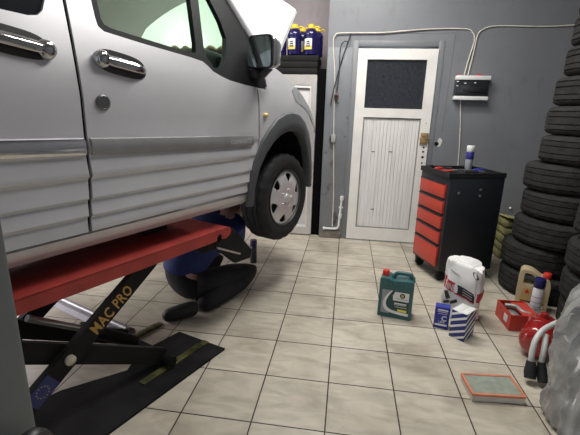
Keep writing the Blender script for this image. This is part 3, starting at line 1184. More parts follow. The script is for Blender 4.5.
# ================================================================ THE LIFT
def place_lift(label):
    t = thing('scissor_lift', label, 'car lift', (P0.x, P0.y, 0), math.radians(66))
    # platform: inverted tray
    b_ = new()
    S0, S1, Y0, Y1 = -2.05, -0.62, -0.01, 0.50
    zt, zb = 0.702, 0.639
    box(b_, ((S0 + S1) / 2, (Y0 + Y1) / 2, zt - 0.006), (S1 - S0, Y1 - Y0, 0.012), 0.003)
    for yy in (Y0 + 0.006, Y1 - 0.006):
        prof = [(S0, zb), (S1 - 0.10, zb), (S1 - 0.10, zb + 0.02), (S1 - 0.085, zb + 0.034), (S1 - 0.065, zb + 0.034), (S1 - 0.05, zb + 0.02), (S1 - 0.05, zb), (S1 - 0.02, zb), (S1 + 0.01, zb + 0.012), (S1 + 0.022, zb + 0.035), (S1 + 0.012, zb + 0.058), (S1 - 0.01, zt - 0.001), (S0, zt - 0.001)]
        plate(b_, [prof], lambda a, c, d, yy=yy: (a, yy - 0.006 + d, c), 0.012)
    pl = obj('platform', b_, RED, t, 40)
    pl['label'] = 'red platform'
    for s_ in (-0.95, -1.75):
        b_ = new()
        box(b_, (s_, 0.28, 0.771), (0.16, 0.12, 0.135), 0.012)
        obj('rubber_pad', b_, RUBBER, t)

    def arm(p, q, y, wdt, nm='arm', th=0.03):
        b2 = new()
        p, q = Vector(p), Vector(q)
        d = (q - p).normalized()
        nn = Vector((-d.y, d.x)) * wdt / 2
        lp = [tuple(p + nn), tuple(p - nn), tuple(q - nn), tuple(q + nn)]
        plate(b2, [rounded(lp, wdt * 0.3, 4)], lambda a, c, dd: (a, y + dd, c), th)
        return obj(nm, b2, ARM, t, 40)
    A0, A1 = (-2.02, 0.055), (-1.13, 0.66)
    piv = Vector((-1.575, 0.3575))
    B0, B1 = (-1.075, 0.066), (-2.02, 0.62)
    a_out = arm(A0, A1, 0.02, 0.080)
    arm(A0, A1, 0.42, 0.080)
    arm(B0, B1, 0.055, 0.085)
    arm(B0, B1, 0.385, 0.085)
    # pivot bolts
    b_ = new()
    lathe(b_, [(0.022, 0), (0.022, 0.012), (0.012, 0.018)], (-1.583, 0.019, 0.352), (0, -1, 0), 14)
    obj('pivot_bolt', b_, mat('pale_bolt', (0.55, 0.52, 0.42), 0.4, 0.5), t)
    # roller at the foot of the sliding arm
    b_ = new()
    tube(b_, [(-1.075, 0.0, 0.053), (-1.075, 0.46, 0.053)], 0.030, 16)
    obj('roller', b_, ARM, t)
    # cross shafts and ram
    b_ = new()
    tube(b_, [(-1.80, 0.06, 0.205), (-1.80, 0.41, 0.205)], 0.025, 12)
    obj('cross_shaft', b_, ARM, t)
    b_ = new()
    tube(b_, [(-1.72, 0.25, 0.30), (-1.40, 0.25, 0.33), (-1.12, 0.25, 0.11)][1:], 0.032, 14)
    rm = obj('ram', b_, ARM, t)
    b_ = new()
    tube(b_, [(-1.62, 0.25, 0.485), (-1.40, 0.25, 0.33)], 0.016, 12)
    obj('ram_rod', b_, STEEL, rm)
    # base: mat, red side rails and slide tracks
    b_ = new()
    plate(b_, [[(-2.13, -0.115), (-0.775, -0.102), (-0.80, 0.25), (-1.08, 0.27), (-1.22, 0.19), (-1.5, 0.32), (-2.13, 0.42)]], lambda a, c, d: (a, c, 0.001 + d), 0.011)
    bs = obj('base_plate', b_, mat('black_base_mat', (0.012, 0.0115, 0.012), 0.9, 0, 0.35, 8, 0.2, 60, spec=0.15), t)
    b_ = new()
    for yy in (0.03, 0.43):
        zz_ = 0.0 if yy < 0.2 else -0.009
        box(b_, (-1.02, yy, 0.017 + zz_), (0.46, 0.04, 0.012), 0.003)
        for q in range(7):
            box(b_, (-0.84 - 0.018 * q, yy, 0.025 + zz_), (0.006, 0.04, 0.004))
    obj('slide_track', b_, mat('greasy_olive_steel', (0.085, 0.085, 0.03), 0.4, 0.3, 0.6, 14), bs)
    b_ = new()
    box(b_, (-2.02, 0.0, 0.05), (0.22, 0.06, 0.075), 0.006)
    box(b_, (-2.02, 0.48, 0.05), (0.22, 0.06, 0.075), 0.006)
    obj('pivot_bracket', b_, RED, bs)
    # hinged end flap hanging down
    b_ = new()
    for yy in (0.0, 0.28):
        plate(b_, [[(-0.60, 0.68), (-0.56, 0.675), (-0.385, 0.49), (-0.40, 0.44), (-0.55, 0.45), (-0.68, 0.56), (-0.70, 0.62)]], lambda a, c, d, yy=yy: (a, yy + d, c), 0.02)
    box(b_, (-0.50, 0.15, 0.545), (0.22, 0.27, 0.012), 0.003, Matrix.Rotation(0.72, 3, 'Y'))
    fl_ = obj('end_flap', b_, ARM, t)
    b_ = new()
    tube(b_, [(-0.72, -0.012, 0.60), (-0.52, -0.012, 0.505)], 0.006, 8)
    obj('flap_rod', b_, STEEL, fl_)
    return t, a_out


lift, arm_near = place_lift('red platform scissor lift under the near side sill of the silver van')
dA = (Vector((-1.13, 0.66)) - Vector((-2.02, 0.055))).normalized()
nA = Vector((-dA.y, dA.x))


def on_arm(a, n_):
    p = Vector((-2.02, 0.055)) + dA * a + nA * n_
    return (p.x, 0.0185, p.y)


b = new()
text_bm(b, 'MAC PRO', 0.070, lambda x, y: on_arm(0.66 + x * 0.74, -0.027 + y * 1.12), spacing=1.08, bold=0.0015)
obj('lettering', b, GOLD, arm_near, 0)['label'] = 'gold MAC PRO lettering'
b = new()
plate(b, [[(0.33, -0.037), (0.445, -0.037), (0.445, 0.037), (0.33, 0.037)]], lambda a, c, d: (on_arm(a, c)[0], 0.0195 - d * 0.5, on_arm(a, c)[2]), 0.003)
stk = obj('sticker', b, mat('flag_blue', (0.012, 0.018, 0.11), 0.4, 0, 0.08), arm_near, 0)
b = new()
for k in range(12):
    a = 2 * PI * k / 12
    cx, cz = 0.388 + 0.024 * math.cos(a), 0.024 * math.sin(a)
    vs = []
    for q in range(10):
        rr = 0.0048 if q % 2 == 0 else 0.002
        vs.append(b.verts.new(Vector(on_arm(cx + rr * math.sin(2 * PI * q / 10), cz + rr * math.cos(2 * PI * q / 10))) + Vector((0, -0.0008, 0))))
    b.faces.new(vs)
obj('star_ring', b, mat('star_yellow', (0.30, 0.27, 0.16), 0.5), stk, 0)

# ================================================================ THE MECHANIC
pbase = Vector((-0.92, 1.05, 0))
person = thing('person', 'person in blue shirt and black trousers crouching on the floor under the van', 'person', pbase)
SKINM = mat('skin', (0.60, 0.36, 0.28), 0.55, 0, 0.06)
SHIRT = mat('blue_shirt', (0.018, 0.030, 0.135), 0.85, 0, 0.12, 20, 0.3, 40)
TROUS = mat('black_trousers', (0.010, 0.010, 0.013), 0.85, 0, 0.2, 20, 0.3, 40)
SHOEM = mat('black_shoe', (0.010, 0.010, 0.011), 0.6, 0, 0.2)
def W(*p):
    return Vector(p) - pbase


PEL = W(-1.085, 1.06, 0.150)
WAI = W(-1.055, 1.085, 0.27)
CHE = W(-0.955, 1.18, 0.45)
SHC = W(-0.84, 1.28, 0.575)
NEC = W(-0.74, 1.42, 0.62)
HED = W(-0.655, 1.535, 0.63)
RS, LS = W(-0.68, 1.18, 0.54), W(-0.93, 1.37, 0.56)
RE, LE = W(-0.74, 1.36, 0.33), W(-0.90, 1.56, 0.40)
RH, LH = W(-0.83, 1.50, 0.27), W(-0.93, 1.66, 0.33)
RHI, LHI = W(-0.94, 1.03, 0.135), W(-1.12, 1.13, 0.14)
RK, LK = W(-0.62, 1.43, 0.115), W(-0.95, 1.55, 0.17)
RA, LA = W(-0.86, 0.93, 0.065), W(-1.02, 1.30, 0.065)
V = [PEL, WAI, CHE, SHC, NEC, HED, RS, RE, RH, LS, LE, LH, RHI, RK, RA, LHI, LK, LA]
E_ = [(0, 1), (1, 2), (2, 3), (3, 4), (4, 5), (3, 6), (6, 7), (7, 8), (3, 9), (9, 10), (10, 11), (0, 12), (12, 13), (13, 14), (0, 15), (15, 16), (16, 17)]
RR = [0.125, 0.135, 0.13, 0.10, 0.050, 0.070, 0.052, 0.038, 0.028, 0.052, 0.038, 0.028, 0.080, 0.052, 0.034, 0.080, 0.052, 0.034]
body = skin('body', V, E_, RR, SKINM, person)
# head and hands joined into the body mesh
bm = new()
bm.from_mesh(body.data)
hc = HED + Vector((0.015, 0.02, 0.0))
r = bmesh.ops.create_uvsphere(bm, u_segments=20, v_segments=14, radius=0.1)
look = Vector((0.45, 0.55, 0.15)).normalized()
for v in r['verts']:
    v.co = Vector((v.co.x * 0.80, v.co.y * 0.96, v.co.z * 1.02)) + hc
def lump(c, s, bm_=None):
    q = bmesh.ops.create_uvsphere(bm, u_segments=10, v_segments=8, radius=1)
    for v in q['verts']:
        v.co = Vector((v.co.x * s[0], v.co.y * s[1], v.co.z * s[2])) + c
side = look.cross(Vector((0, 0, 1))).normalized()
lump(hc + look * 0.092 + Vector((0, 0, -0.012)), (0.014, 0.016, 0.022))
lump(hc + side * 0.082, (0.012, 0.018, 0.030))
lump(hc - side * 0.082, (0.012, 0.018, 0.030))
lump(hc + look * 0.080 + Vector((0, 0, -0.05)), (0.022, 0.02, 0.008))
for Hh, El in ((RH, RE), (LH, LE)):
    d = (Hh - El).normalized()
    sx = d.cross(Vector((0, 0, 1))).normalized()
    up = sx.cross(d).normalized()
    pc = Hh + d * 0.045
    tube(bm, [Hh, pc, Hh + d * 0.085], [0.026, 0.038, 0.034], 10)
    for k, (f, ln) in enumerate(((-0.028, 0.058), (-0.009, 0.07), (0.010, 0.066), (0.028, 0.05))):
        p0 = Hh + d * 0.078 + sx * f
        tube(bm, [p0, p0 + d * ln * 0.5 - up * 0.008, p0 + d * ln * 0.8 - up * 0.03, p0 + d * ln * 0.75 - up * 0.05], [0.0095, 0.009, 0.008, 0.007], 8)
    p0 = Hh + d * 0.03 + sx * 0.032
    tube(bm, [p0, p0 + d * 0.03 + sx * 0.02 - up * 0.01, p0 + d * 0.055 + sx * 0.012 - up * 0.03], [0.012, 0.010, 0.008], 8)
bmesh.ops.recalc_face_normals(bm, faces=bm.faces)
bm.to_mesh(body.data)
bm.free()
for p in body.data.polygons:
    p.use_smooth = True
skin('shirt', [PEL + Vector((0.012, 0.003, 0.020)), WAI, WAI + (CHE - WAI) * 0.5 + Vector((0, -0.01, 0.0)), CHE, SHC, SHC + (NEC - SHC) * 0.75, RS, RS + (RE - RS) * 0.65, LS, LS + (LE - LS) * 0.65],
     [(0, 1), (1, 2), (2, 3), (3, 4), (4, 5), (4, 6), (6, 7), (4, 8), (8, 9)], [0.150, 0.170, 0.170, 0.172, 0.125, 0.075, 0.075, 0.058, 0.072, 0.058], SHIRT, person)
skin('trousers', [PEL + Vector((0.035, 0.01, 0.06)), PEL, RHI, RHI + (RK - RHI) * 0.5, RK, RK + (RA - RK) * 0.5 + Vector((0.0, 0, -0.01)), RA + (RA - RK) * 0.08, LHI, LK, LA + (LA - LK) * 0.08],
     [(0, 1), (1, 2), (2, 3), (3, 4), (4, 5), (5, 6), (1, 7), (7, 8), (8, 9)], [0.160, 0.165, 0.125, 0.115, 0.095, 0.078, 0.072, 0.105, 0.080, 0.060], TROUS, person)
def shoe(A, toe):
    A = Vector(A)
    d = Vector((toe[0], toe[1], 0)).normalized()
    return skin('shoe', [A + d * -0.03 + Vector((0, 0, 0.005)), A + d * 0.05, A + d * 0.14 + Vector((0, 0, -0.010)), A + d * 0.22 + Vector((0, 0, -0.018))], [(0, 1), (1, 2), (2, 3)], [0.056, 0.056, 0.052, 0.044], SHOEM, person)
shoe(W(-0.895, 0.860, 0.056), (-0.80, -0.55))
shoe(W(-1.0, 1.27, 0.058), (-0.3, -0.6))
b = new()
r = bmesh.ops.create_uvsphere(b, u_segments=20, v_segments=14, radius=0.1)
for v in r['verts']:
    v.co = Vector((v.co.x * 0.90, v.co.y * 1.06, v.co.z * 1.12)) + hc - look * 0.026 + Vector((0, 0, 0.0))
bmesh.ops.bisect_plane(b, geom=b.verts[:] + b.edges[:] + b.faces[:], plane_co=hc + look * 0.03, plane_no=look + Vector((0, 0, -0.5)), clear_outer=True)
obj('hair', b, mat('dark_hair', (0.012, 0.010, 0.009), 0.7), person, 60)

person.location.x -= 0.04
# ================================================================ WHITE CUPBOARD, CRATE, BOTTLES
CUX0, CUX1 = -0.80, -0.330
cup = thing('cupboard', 'white framed cupboard with a recessed panel standing left of the black gap', 'cupboard', ((CUX0 + CUX1) / 2, YB + 0.02, 0))
hwc = (CUX1 - CUX0) / 2
WHC = mat('white_cupboard_paint', (0.62, 0.60, 0.60), 0.4, 0, 0.05)
b = new()
box(b, (0, 0.28, 0.862), (2 * hwc, 0.52, 1.724), 0.004)
obj('body', b, WHC, cup)
b = new()
plate(b, [[(-hwc, 0.02), (hwc, 0.02), (hwc, 1.735), (-hwc, 1.735)], [(-hwc + 0.055, 0.10), (hwc - 0.055, 0.10), (hwc - 0.055, 1.635), (-hwc + 0.055, 1.635)]], lambda a, c, d: (a, -0.01 + d, c), 0.03)
obj('door', b, mat('grey_aluminium_frame', (0.52, 0.50, 0.48), 0.35, 0.2, 0.06), cup)
b = new()
plate(b, [[(-hwc + 0.055, 0.10), (hwc - 0.055, 0.10), (hwc - 0.055, 1.635), (-hwc + 0.055, 1.635)], [(-hwc + 0.075, 0.12), (hwc - 0.068, 0.12), (hwc - 0.068, 1.605), (-hwc + 0.075, 1.605)]], lambda a, c, d: (a, -0.004 + d, c), 0.02)
obj('bead', b, WHITEP, cup)
crate = thing('crate', 'low black plastic crate on top of the white cupboard', 'crate', ((CUX0 + CUX1) / 2, YB + 0.24, 1.7355))
b = new()
for i in range(3):
    box(b, (0, 0, 0.032 + i * 0.064), (2 * hwc + (0.012 if i == 2 else 0.0), 0.44, 0.058), 0.006)
box(b, (0, 0, 0.096), (2 * hwc - 0.012, 0.43, 0.18))
obj('body', b, mat('crate_black', (0.009, 0.009, 0.009), 0.7, 0, 0.2, spec=0.2), crate)

BLUEB = mat('blue_bottle', (0.010, 0.007, 0.065), 0.2, 0, 0.1, coat=0.3)
YEL = mat('yellow_cap', (0.75, 0.52, 0.03), 0.4, 0, 0.05)
bt = thing('bottle', '', 'bottle', (0, 0, 0))
b = new()
lathe(b, [(0.045, 0), (0.058, 0.006), (0.060, 0.02), (0.058, 0.06), (0.060, 0.075), (0.060, 0.15), (0.057, 0.175), (0.060, 0.19), (0.055, 0.215), (0.040, 0.24), (0.022, 0.252)], seg=28)
obj('body', b, BLUEB, bt, 50)
b = new()
lathe(b, [(0.026, 0.250), (0.027, 0.256), (0.026, 0.285), (0.020, 0.290)], seg=20)
obj('cap', b, YEL, bt, 50)
b = new()
tube(b, smooth_path([(0.02, 0, 0.252), (0.06, 0.0, 0.262), (0.075, 0.01, 0.25)], 5), 0.008, 8)
tube(b, smooth_path([(-0.02, 0, 0.252), (-0.05, 0.0, 0.258)], 5), 0.008, 8)
obj('carry_handle', b, YEL, bt, 50)
b = new()
n = 12
rows = [[b.verts.new((0.0612 * math.cos(a), 0.0612 * math.sin(a), z)) for z in (0.050, 0.085, 0.150)] for a in [math.radians(-125 + 70 * i / n) for i in range(n + 1)]]
for i in range(n):
    b.faces.new((rows[i][0], rows[i + 1][0], rows[i + 1][1], rows[i][1])).material_index = 1
    b.faces.new((rows[i][1], rows[i + 1][1], rows[i + 1][2], rows[i][2]))
lb = obj('paper_label', b, [mat('label_white', (0.66, 0.66, 0.62), 0.5, 0, 0.25, 60), mat('label_yellow', (0.66, 0.55, 0.10), 0.5)], bt, 60)
b = new()
for k in range(3):
    box(b, (0.004, -0.0615, 0.080 + k * 0.020), (0.036 - 0.006 * k, 0.002, 0.011))
obj('print', b, BLUEB, lb, 0)
spots = [(-0.585, 2.90, 'blue bottle with yellow cap at the left front of the crate top, label showing'),
         (-0.415, 2.90, 'blue bottle with yellow cap at the right front of the crate top, label showing'),
         (-0.520, 3.07, 'blue bottle half hidden behind the two front bottles, only its yellow cap showing'),
         (-0.372, 3.06, 'blue bottle standing behind the right front bottle, nearest the dark gap'),
         (-0.740, 2.92, 'blue bottle at the crate end, mostly hidden behind the raised bonnet')]
for i, (x, y, lab) in enumerate(spots):
    o = bt if i == 0 else copy_tree(bt)
    o.location = (x, y, 1.928)
    o.scale = (1.2, 1.2, 1.02)
    o.rotation_euler = (0, 0, -0.35)
    o['label'] = lab
    o['group'] = 'blue bottles on the crate'

# ================================================================ PIPES, CABLES, FUSE BOX
WCAB = mat('white_cable', (0.60, 0.57, 0.50), 0.5, 0, 0.1)
BCAB = mat('black_cable', (0.03, 0.031, 0.033), 0.5)


def cable(name, pts, r, m, label, cat, n=6):
    b_ = new()
    tube(b_, smooth_path(pts, n), r, 8)
    return tag(obj(name, b_, m, None, 60), label, cat)


yw = YB - 0.008
cable('cable', [(-0.088, yw - 0.012, 0.14), (-0.092, yw - 0.012, 0.5), (-0.120, yw - 0.012, 1.0), (-0.135, yw - 0.012, 1.35), (-0.150, yw - 0.012, 1.75), (-0.180, yw - 0.012, 2.03), (-0.165, yw - 0.012, 2.10), (-0.10, yw - 0.012, 2.125),
                (0.3, yw - 0.01, 2.130), (0.7, yw - 0.004, 2.160), (1.05, yw, 2.165), (1.13, yw, 2.13), (1.155, yw, 2.06), (1.13, yw, 1.92), (1.105, yw, 1.752)], 0.006, WCAB,
      'white cable from the left wall edge over the door to the fuse box', 'cable')
cable('cable', [(2.25, yw, 2.215), (1.8, yw, 2.185), (1.35, yw, 2.19), (1.22, yw, 2.16), (1.175, yw, 2.10), (1.165, yw, 1.98), (1.14, yw, 1.752)], 0.006, WCAB,
      'white cable from the fuse box to the right behind the tyres', 'cable')
cable('cable', [(1.10, yw, 1.525), (1.13, yw, 1.3), (1.155, yw, 1.0), (1.165, yw, 0.75), (1.17, yw, 0.4)], 0.005, WCAB, 'thin white cable running down from the fuse box behind the tool cart', 'cable')
cable('cable', [(-0.01, yw - 0.018, 2.12), (-0.03, yw - 0.018, 2.06), (-0.09, yw - 0.018, 1.86), (-0.150, yw - 0.025, 1.60), (-0.175, yw - 0.025, 1.44)], 0.006, BCAB, 'straight grey black cable slanting down to the left on the worn board', 'cable')
cable('cable', [(-0.03, yw - 0.038, 2.045), (-0.075, yw - 0.038, 2.04), (-0.105, yw - 0.038, 1.98), (-0.105, yw - 0.038, 1.75), (-0.118, yw - 0.038, 1.56)], 0.005, BCAB, 'curved black cable dropping to the small brown wall socket', 'cable')
jb = thing('wall_socket', 'small brown wall socket where the black cable ends left of the door', 'socket', (-0.122, YB - 0.012, 1.52))
b = new()
box(b, (0, -0.015, 0), (0.042, 0.03, 0.055), 0.006)
obj('body', b, mat('brown_bakelite', (0.10, 0.045, 0.03), 0.4), jb)
b = new()
lathe(b, [(0.014, 0), (0.014, 0.006), (0.010, 0.006), (0.010, 0.002)], (0, -0.03, 0.004), (0, -1, 0), 16)
obj('socket_face', b, BLACKP, jb)
jb2 = thing('junction_box', 'small grey junction box on the white cable low on the worn board', 'junction box', (-0.128, YB - 0.02, 1.10))
b = new()
box(b, (0, -0.01, 0), (0.045, 0.028, 0.085), 0.005)
obj('body', b, mat('grey_box', (0.30, 0.30, 0.30), 0.5), jb2)
b = new()
box(b, (0, -0.025, 0), (0.036, 0.006, 0.072), 0.003)
obj('lid', b, mat('grey_lid', (0.34, 0.34, 0.34), 0.5), jb2)
pipe = thing('water_pipe', 'white plastic water pipe with a tap stub low beside the door', 'pipe', (-0.05, YB - 0.03, 0.0))
b = new()
tube(b, [(-0.13, 0, 0.115), (0.0, 0, 0.115), (0.02, 0, 0.125), (0.032, 0, 0.15), (0.05, 0, 0.46)], 0.012, 12)
obj('tube', b, WHITEP, pipe, 60)
b = new()
tube(b, [(0.040, 0, 0.245), (0.044, 0, 0.29)], 0.019, 12)
tube(b, [(-0.115, 0, 0.115), (-0.14, 0, 0.115)], 0.018, 12)
tube(b, [(0.05, 0, 0.445), (0.052, 0, 0.49)], 0.021, 12)
obj('fitting', b, WHITEP, pipe, 60)
b = new()
for z in (0.115, 0.36):
    box(b, (0.0 if z < 0.2 else 0.046, 0.016, z), (0.05, 0.016, 0.02), 0.003)
obj('clip', b, WHITEP, pipe)

fb = thing('fuse_box', 'white and black fuse box on the grey wall right of the door', 'fuse box', (1.178, YB, 1.518))
b = new()
box(b, (0, -0.03, 0.112), (0.31, 0.06, 0.225), 0.008)
obj('housing', b, mat('fusebox_dark', (0.03, 0.031, 0.034), 0.3), fb)
b = new()
box(b, (0.0, -0.045, 0.205), (0.314, 0.07, 0.04), 0.006)
obj('top_cover', b, WHITEP, fb)
b = new()
box(b, (0.0, -0.045, 0.018), (0.314, 0.07, 0.036), 0.006)
obj('bottom_cover', b, WHITEP, fb)
b = new()
box(b, (0.0, -0.066, 0.112), (0.29, 0.012, 0.135), 0.006)
obj('window', b, mat('smoked_window', (0.02, 0.021, 0.024), 0.08), fb)
b = new()
box(b, (0.02, -0.075, 0.098), (0.20, 0.014, 0.045), 0.004)
obj('breaker_row', b, mat('breaker_dark', (0.012, 0.012, 0.013), 0.4), fb)
for x, z in ((-0.14, 0.17), (-0.14, 0.13), (-0.07, 0.155), (0.02, 0.16)):
    b = new()
    box(b, (x, -0.074, z), (0.018, 0.004, 0.008))
    obj('switch', b, WHITEP, fb)
b = new()
box(b, (0.06, -0.02, 0.232), (0.05, 0.03, 0.018), 0.004)
box(b, (-0.125, -0.02, 0.230), (0.035, 0.03, 0.012), 0.004)
obj('red_gland', b, REDP, fb)

# ================================================================ TOOL CART
CY = math.radians(18.2)
cart = thing('tool_cart', 'black tool cart on castors with five red drawers in front of the white door', 'tool cart', (0.831, 1.770, 0), CY)
CW, CD, CH0, CH1 = 0.498, 0.455, 0.10, 0.93
# local: x = right along dark side, y = back along drawer face ; drawers on the -x face
CARTB = mat('cart_black', (0.013, 0.015, 0.020), 0.42, 0, 0.1)
DRW = mat('cart_red', (0.52, 0.050, 0.030), 0.38, 0, 0.06)
b = new()
box(b, (CW / 2 + 0.004, CD / 2, (CH0 + 0.89) / 2), (CW - 0.008, CD, 0.89 - CH0), 0.008)
obj('cabinet', b, CARTB, cart)
b = new()
plate(b, [[(-0.003, -0.003), (CW + 0.003, -0.003), (CW + 0.003, CD + 0.003), (-0.003, CD + 0.003)], [(0.02, 0.02), (CW - 0.02, 0.02), (CW - 0.02, CD - 0.02), (0.02, CD - 0.02)]], lambda a, c, d: (a, c, 0.89 + d), 0.04)
box(b, (CW / 2, CD / 2, 0.895), (CW - 0.02, CD - 0.02, 0.02))
obj('top_tray', b, mat('tray_black', (0.008, 0.008, 0.009), 0.55, 0, 0.15), cart)
zs = [0.125, 0.325, 0.455, 0.585, 0.715, 0.85]
for i in range(5):
    b = new()
    z0, z1 = zs[i] + 0.006, zs[i + 1] - 0.012
    box(b, (0.0, CD / 2, (z0 + z1) / 2), (0.022, CD - 0.065, z1 - z0), 0.004)
    d_ = obj('drawer', b, DRW, cart)
    b = new()
    box(b, (-0.006, CD / 2, z1 - 0.001), (0.018, CD - 0.066, 0.014), 0.004)
    obj('drawer_pull', b, CARTB, d_)
for i, (x, y) in enumerate(((0.05, 0.05), (CW - 0.05, 0.05), (0.05, CD - 0.05), (CW - 0.05, CD - 0.05))):
    b = new()
    box(b, (x, y, 0.082), (0.05, 0.05, 0.04), 0.004)
    cs = obj('castor', b, ARM, cart)
    b = new()
    lathe(b, [(0.02, -0.016), (0.040, -0.014), (0.042, 0), (0.040, 0.014), (0.02, 0.016)], (x + 0.012, y, 0.042), (0, 1, 0), 20)
    obj('castor_wheel', b, RUBBER, cs, 50)
b = new()
for x, z in ((0.10, 0.77), (0.29, 0.795), (0.29, 0.745)):
    lathe(b, [(0.012, 0), (0.012, 0.004), (0.005, 0.006)], (x, 0.0, z), (0, -1, 0), 12)
obj('rivet', b, STEEL, cart)
cc, cs_ = math.cos(CY), math.sin(CY)


def on_cart(x, y, z=0.9055):
    return (0.831 + cc * x - cs_ * y, 1.770 + cs_ * x + cc * y, z)


# tools on the cart top
def small(name, label, cat, loc, rz, parts):
    t = thing(name, label, cat, loc, rz)
    for nm, fn, m in parts:
        b_ = new()
        fn(b_)
        obj(nm, b_, m, t, 50)
    return t


scan = small('spray_can', 'upright spray can with white cap and blue band on the tool cart', 'spray can', on_cart(0.425, 0.40), 0, [
    ('can', lambda b_: lathe(b_, [(0.024, 0), (0.026, 0.004), (0.026, 0.12), (0.022, 0.132)], seg=24), mat('pale_can', (0.42, 0.44, 0.48), 0.3, 0.3)),
    ('blue_band', lambda b_: lathe(b_, [(0.0265, 0.082), (0.0285, 0.086), (0.0285, 0.13), (0.024, 0.142)], seg=24), mat('blue_band', (0.03, 0.03, 0.22), 0.4)),
    ('cap', lambda b_: lathe(b_, [(0.024, 0.140), (0.028, 0.146), (0.030, 0.185), (0.027, 0.190)], seg=24), WHITEP)])
scan.scale = (1.15, 1.15, 1.1)


def screwdriver(label, loc, rz, col):
    small('screwdriver', label, 'screwdriver', loc, rz, [
        ('handle', lambda b_: lathe(b_, [(0.006, 0), (0.013, 0.006), (0.015, 0.04), (0.012, 0.08), (0.008, 0.09)], (0, 0, 0.016), (1, 0, 0), 14), col),
        ('shaft', lambda b_: lathe(b_, [(0.0035, 0.09), (0.0035, 0.19), (0.0045, 0.2)], (0, 0, 0.016), (1, 0, 0), 10), STEEL)])


BLUEP = mat('blue_plastic', (0.02, 0.025, 0.28), 0.35)
screwdriver('blue handled screwdriver at the right rim of the cart top', on_cart(0.455, 0.22, 0.9055), CY + 2.9, BLUEP)
screwdriver('red handled screwdriver on the left of the cart top', on_cart(0.05, 0.31, 0.9055), CY + 0.3, REDP)


def pliers(label, loc, rz, col):
    def handles(b_):
        for s_ in (-1, 1):
            tube(b_, smooth_path([(0.0, 0, 0.014), (-0.04, 0.014 * s_, 0.014), (-0.09, 0.026 * s_, 0.014), (-0.13, 0.020 * s_, 0.014)], 5), 0.008, 8)

    def jaws(b_):
        for s_ in (-1, 1):
            tube(b_, [(-0.005, -0.006 * s_, 0.014), (0.02, 0.009 * s_, 0.014), (0.055, 0.003 * s_, 0.014)], [0.009, 0.010, 0.005], 8)
        lathe(b_, [(0.012, 0), (0.012, 0.02)], (0, 0, 0.004), seg=14)
    small('pliers', label, 'pliers', loc, rz, [('handle', handles, col), ('jaws', jaws, STEEL)])


pliers('red handled pliers near the drawer side of the cart top', on_cart(0.17, 0.22, 0.9055), CY + 0.2, mat('dull_red_grip', (0.42, 0.06, 0.04), 0.5))
pliers('black handled pliers lying in front of the spray can', on_cart(0.36, 0.15, 0.9055), CY + 0.05, BLACKP)
small('ratchet', 'black ratchet wrench lying at the left back of the cart top', 'wrench', on_cart(0.075, 0.395, 0.9055), CY - 0.03, [
    ('handle', lambda b_: tube(b_, [(0, 0, 0.018), (0.06, 0, 0.018), (0.17, 0.01, 0.018)], [0.016, 0.012, 0.009], 12), BLACKP),
    ('head', lambda b_: lathe(b_, [(0.02, 0), (0.026, 0.006), (0.026, 0.03), (0.018, 0.038)], (-0.02, 0, 0), seg=18), ARM)])
small('socket', 'short chrome socket between the pliers on the cart top', 'socket', on_cart(0.21, 0.11, 0.9055), 0, [
    ('body', lambda b_: lathe(b_, [(0.014, 0), (0.014, 0.028), (0.009, 0.030), (0.009, 0.012)], seg=18), CHROME),
    ('drive_end', lambda b_: lathe(b_, [(0.011, 0.0), (0.0145, 0.002), (0.0145, 0.006)], seg=18), STEEL)])

# ================================================================ TYRES
tyre_vars = []
for R_, W_ in ((0.318, 0.206), (0.310, 0.208), (0.322, 0.204)):
    b = make_tyre_bm(R_, 0.195, W_)
    tyre_vars.append((R_, W_, obj('tyre', b, RUBBER2, None, 40)))
ords = ['bottom', 'second', 'third', 'fourth', 'fifth', 'sixth', 'seventh', 'eighth', 'ninth', 'tenth', 'eleventh', 'twelfth']
used = [False] * 3


def tyre(i, loc, rz, tilt, label, group):
    R_, W_, src = tyre_vars[i % 3]
    o = src if not used[i % 3] else src.copy()
    if used[i % 3]:
        COL.objects.link(o)
    used[i % 3] = True
    o.location = loc
    o.rotation_euler = (tilt[0], tilt[1], rz)
    return tag(o, label, 'tyre', group)


edges = [1.325, 1.300, 1.335, 1.372, 1.360, 1.425, 1.440, 1.470, 1.490, 1.512, 1.530]
z = 0.0
for i in range(11):
    R_, W_, _ = tyre_vars[i % 3]
    z += W_ / 2 + 0.001
    tyre(i, (edges[i] + R_ + (0.025, 0.045, 0.055)[min(i, 2)], 1.80 + 0.02 * math.sin(i * 2.1), z), i * 0.37, (0.0, 0.0), ('worn black tyre %s in the tall stack by the back wall' % ('at the bottom' if i == 0 else ords[i] + ' from the bottom')), 'tyres in the tall stack')
    z += W_ / 2 + 0.001
z = 0.0
for i in range(3):
    R_, W_, _ = tyre_vars[(i + 1) % 3]
    z += W_ / 2 + 0.001
    tyre(i + 1, (1.815 - 0.012 * i, 1.145 - 0.01 * i, z), i * 0.5, (0, 0), 'worn tyre %s in the short stack at the right edge' % ('at the bottom' if i == 0 else ords[i] + ' from the bottom'), 'tyres in the short stack')
    z += W_ / 2 + 0.001
tyre(4, (1.79, 1.12, z + 0.125), 0.3, (0.0, 0.06), 'black tyre lying slightly tilted on top of the short stack', 'tyres in the short stack')

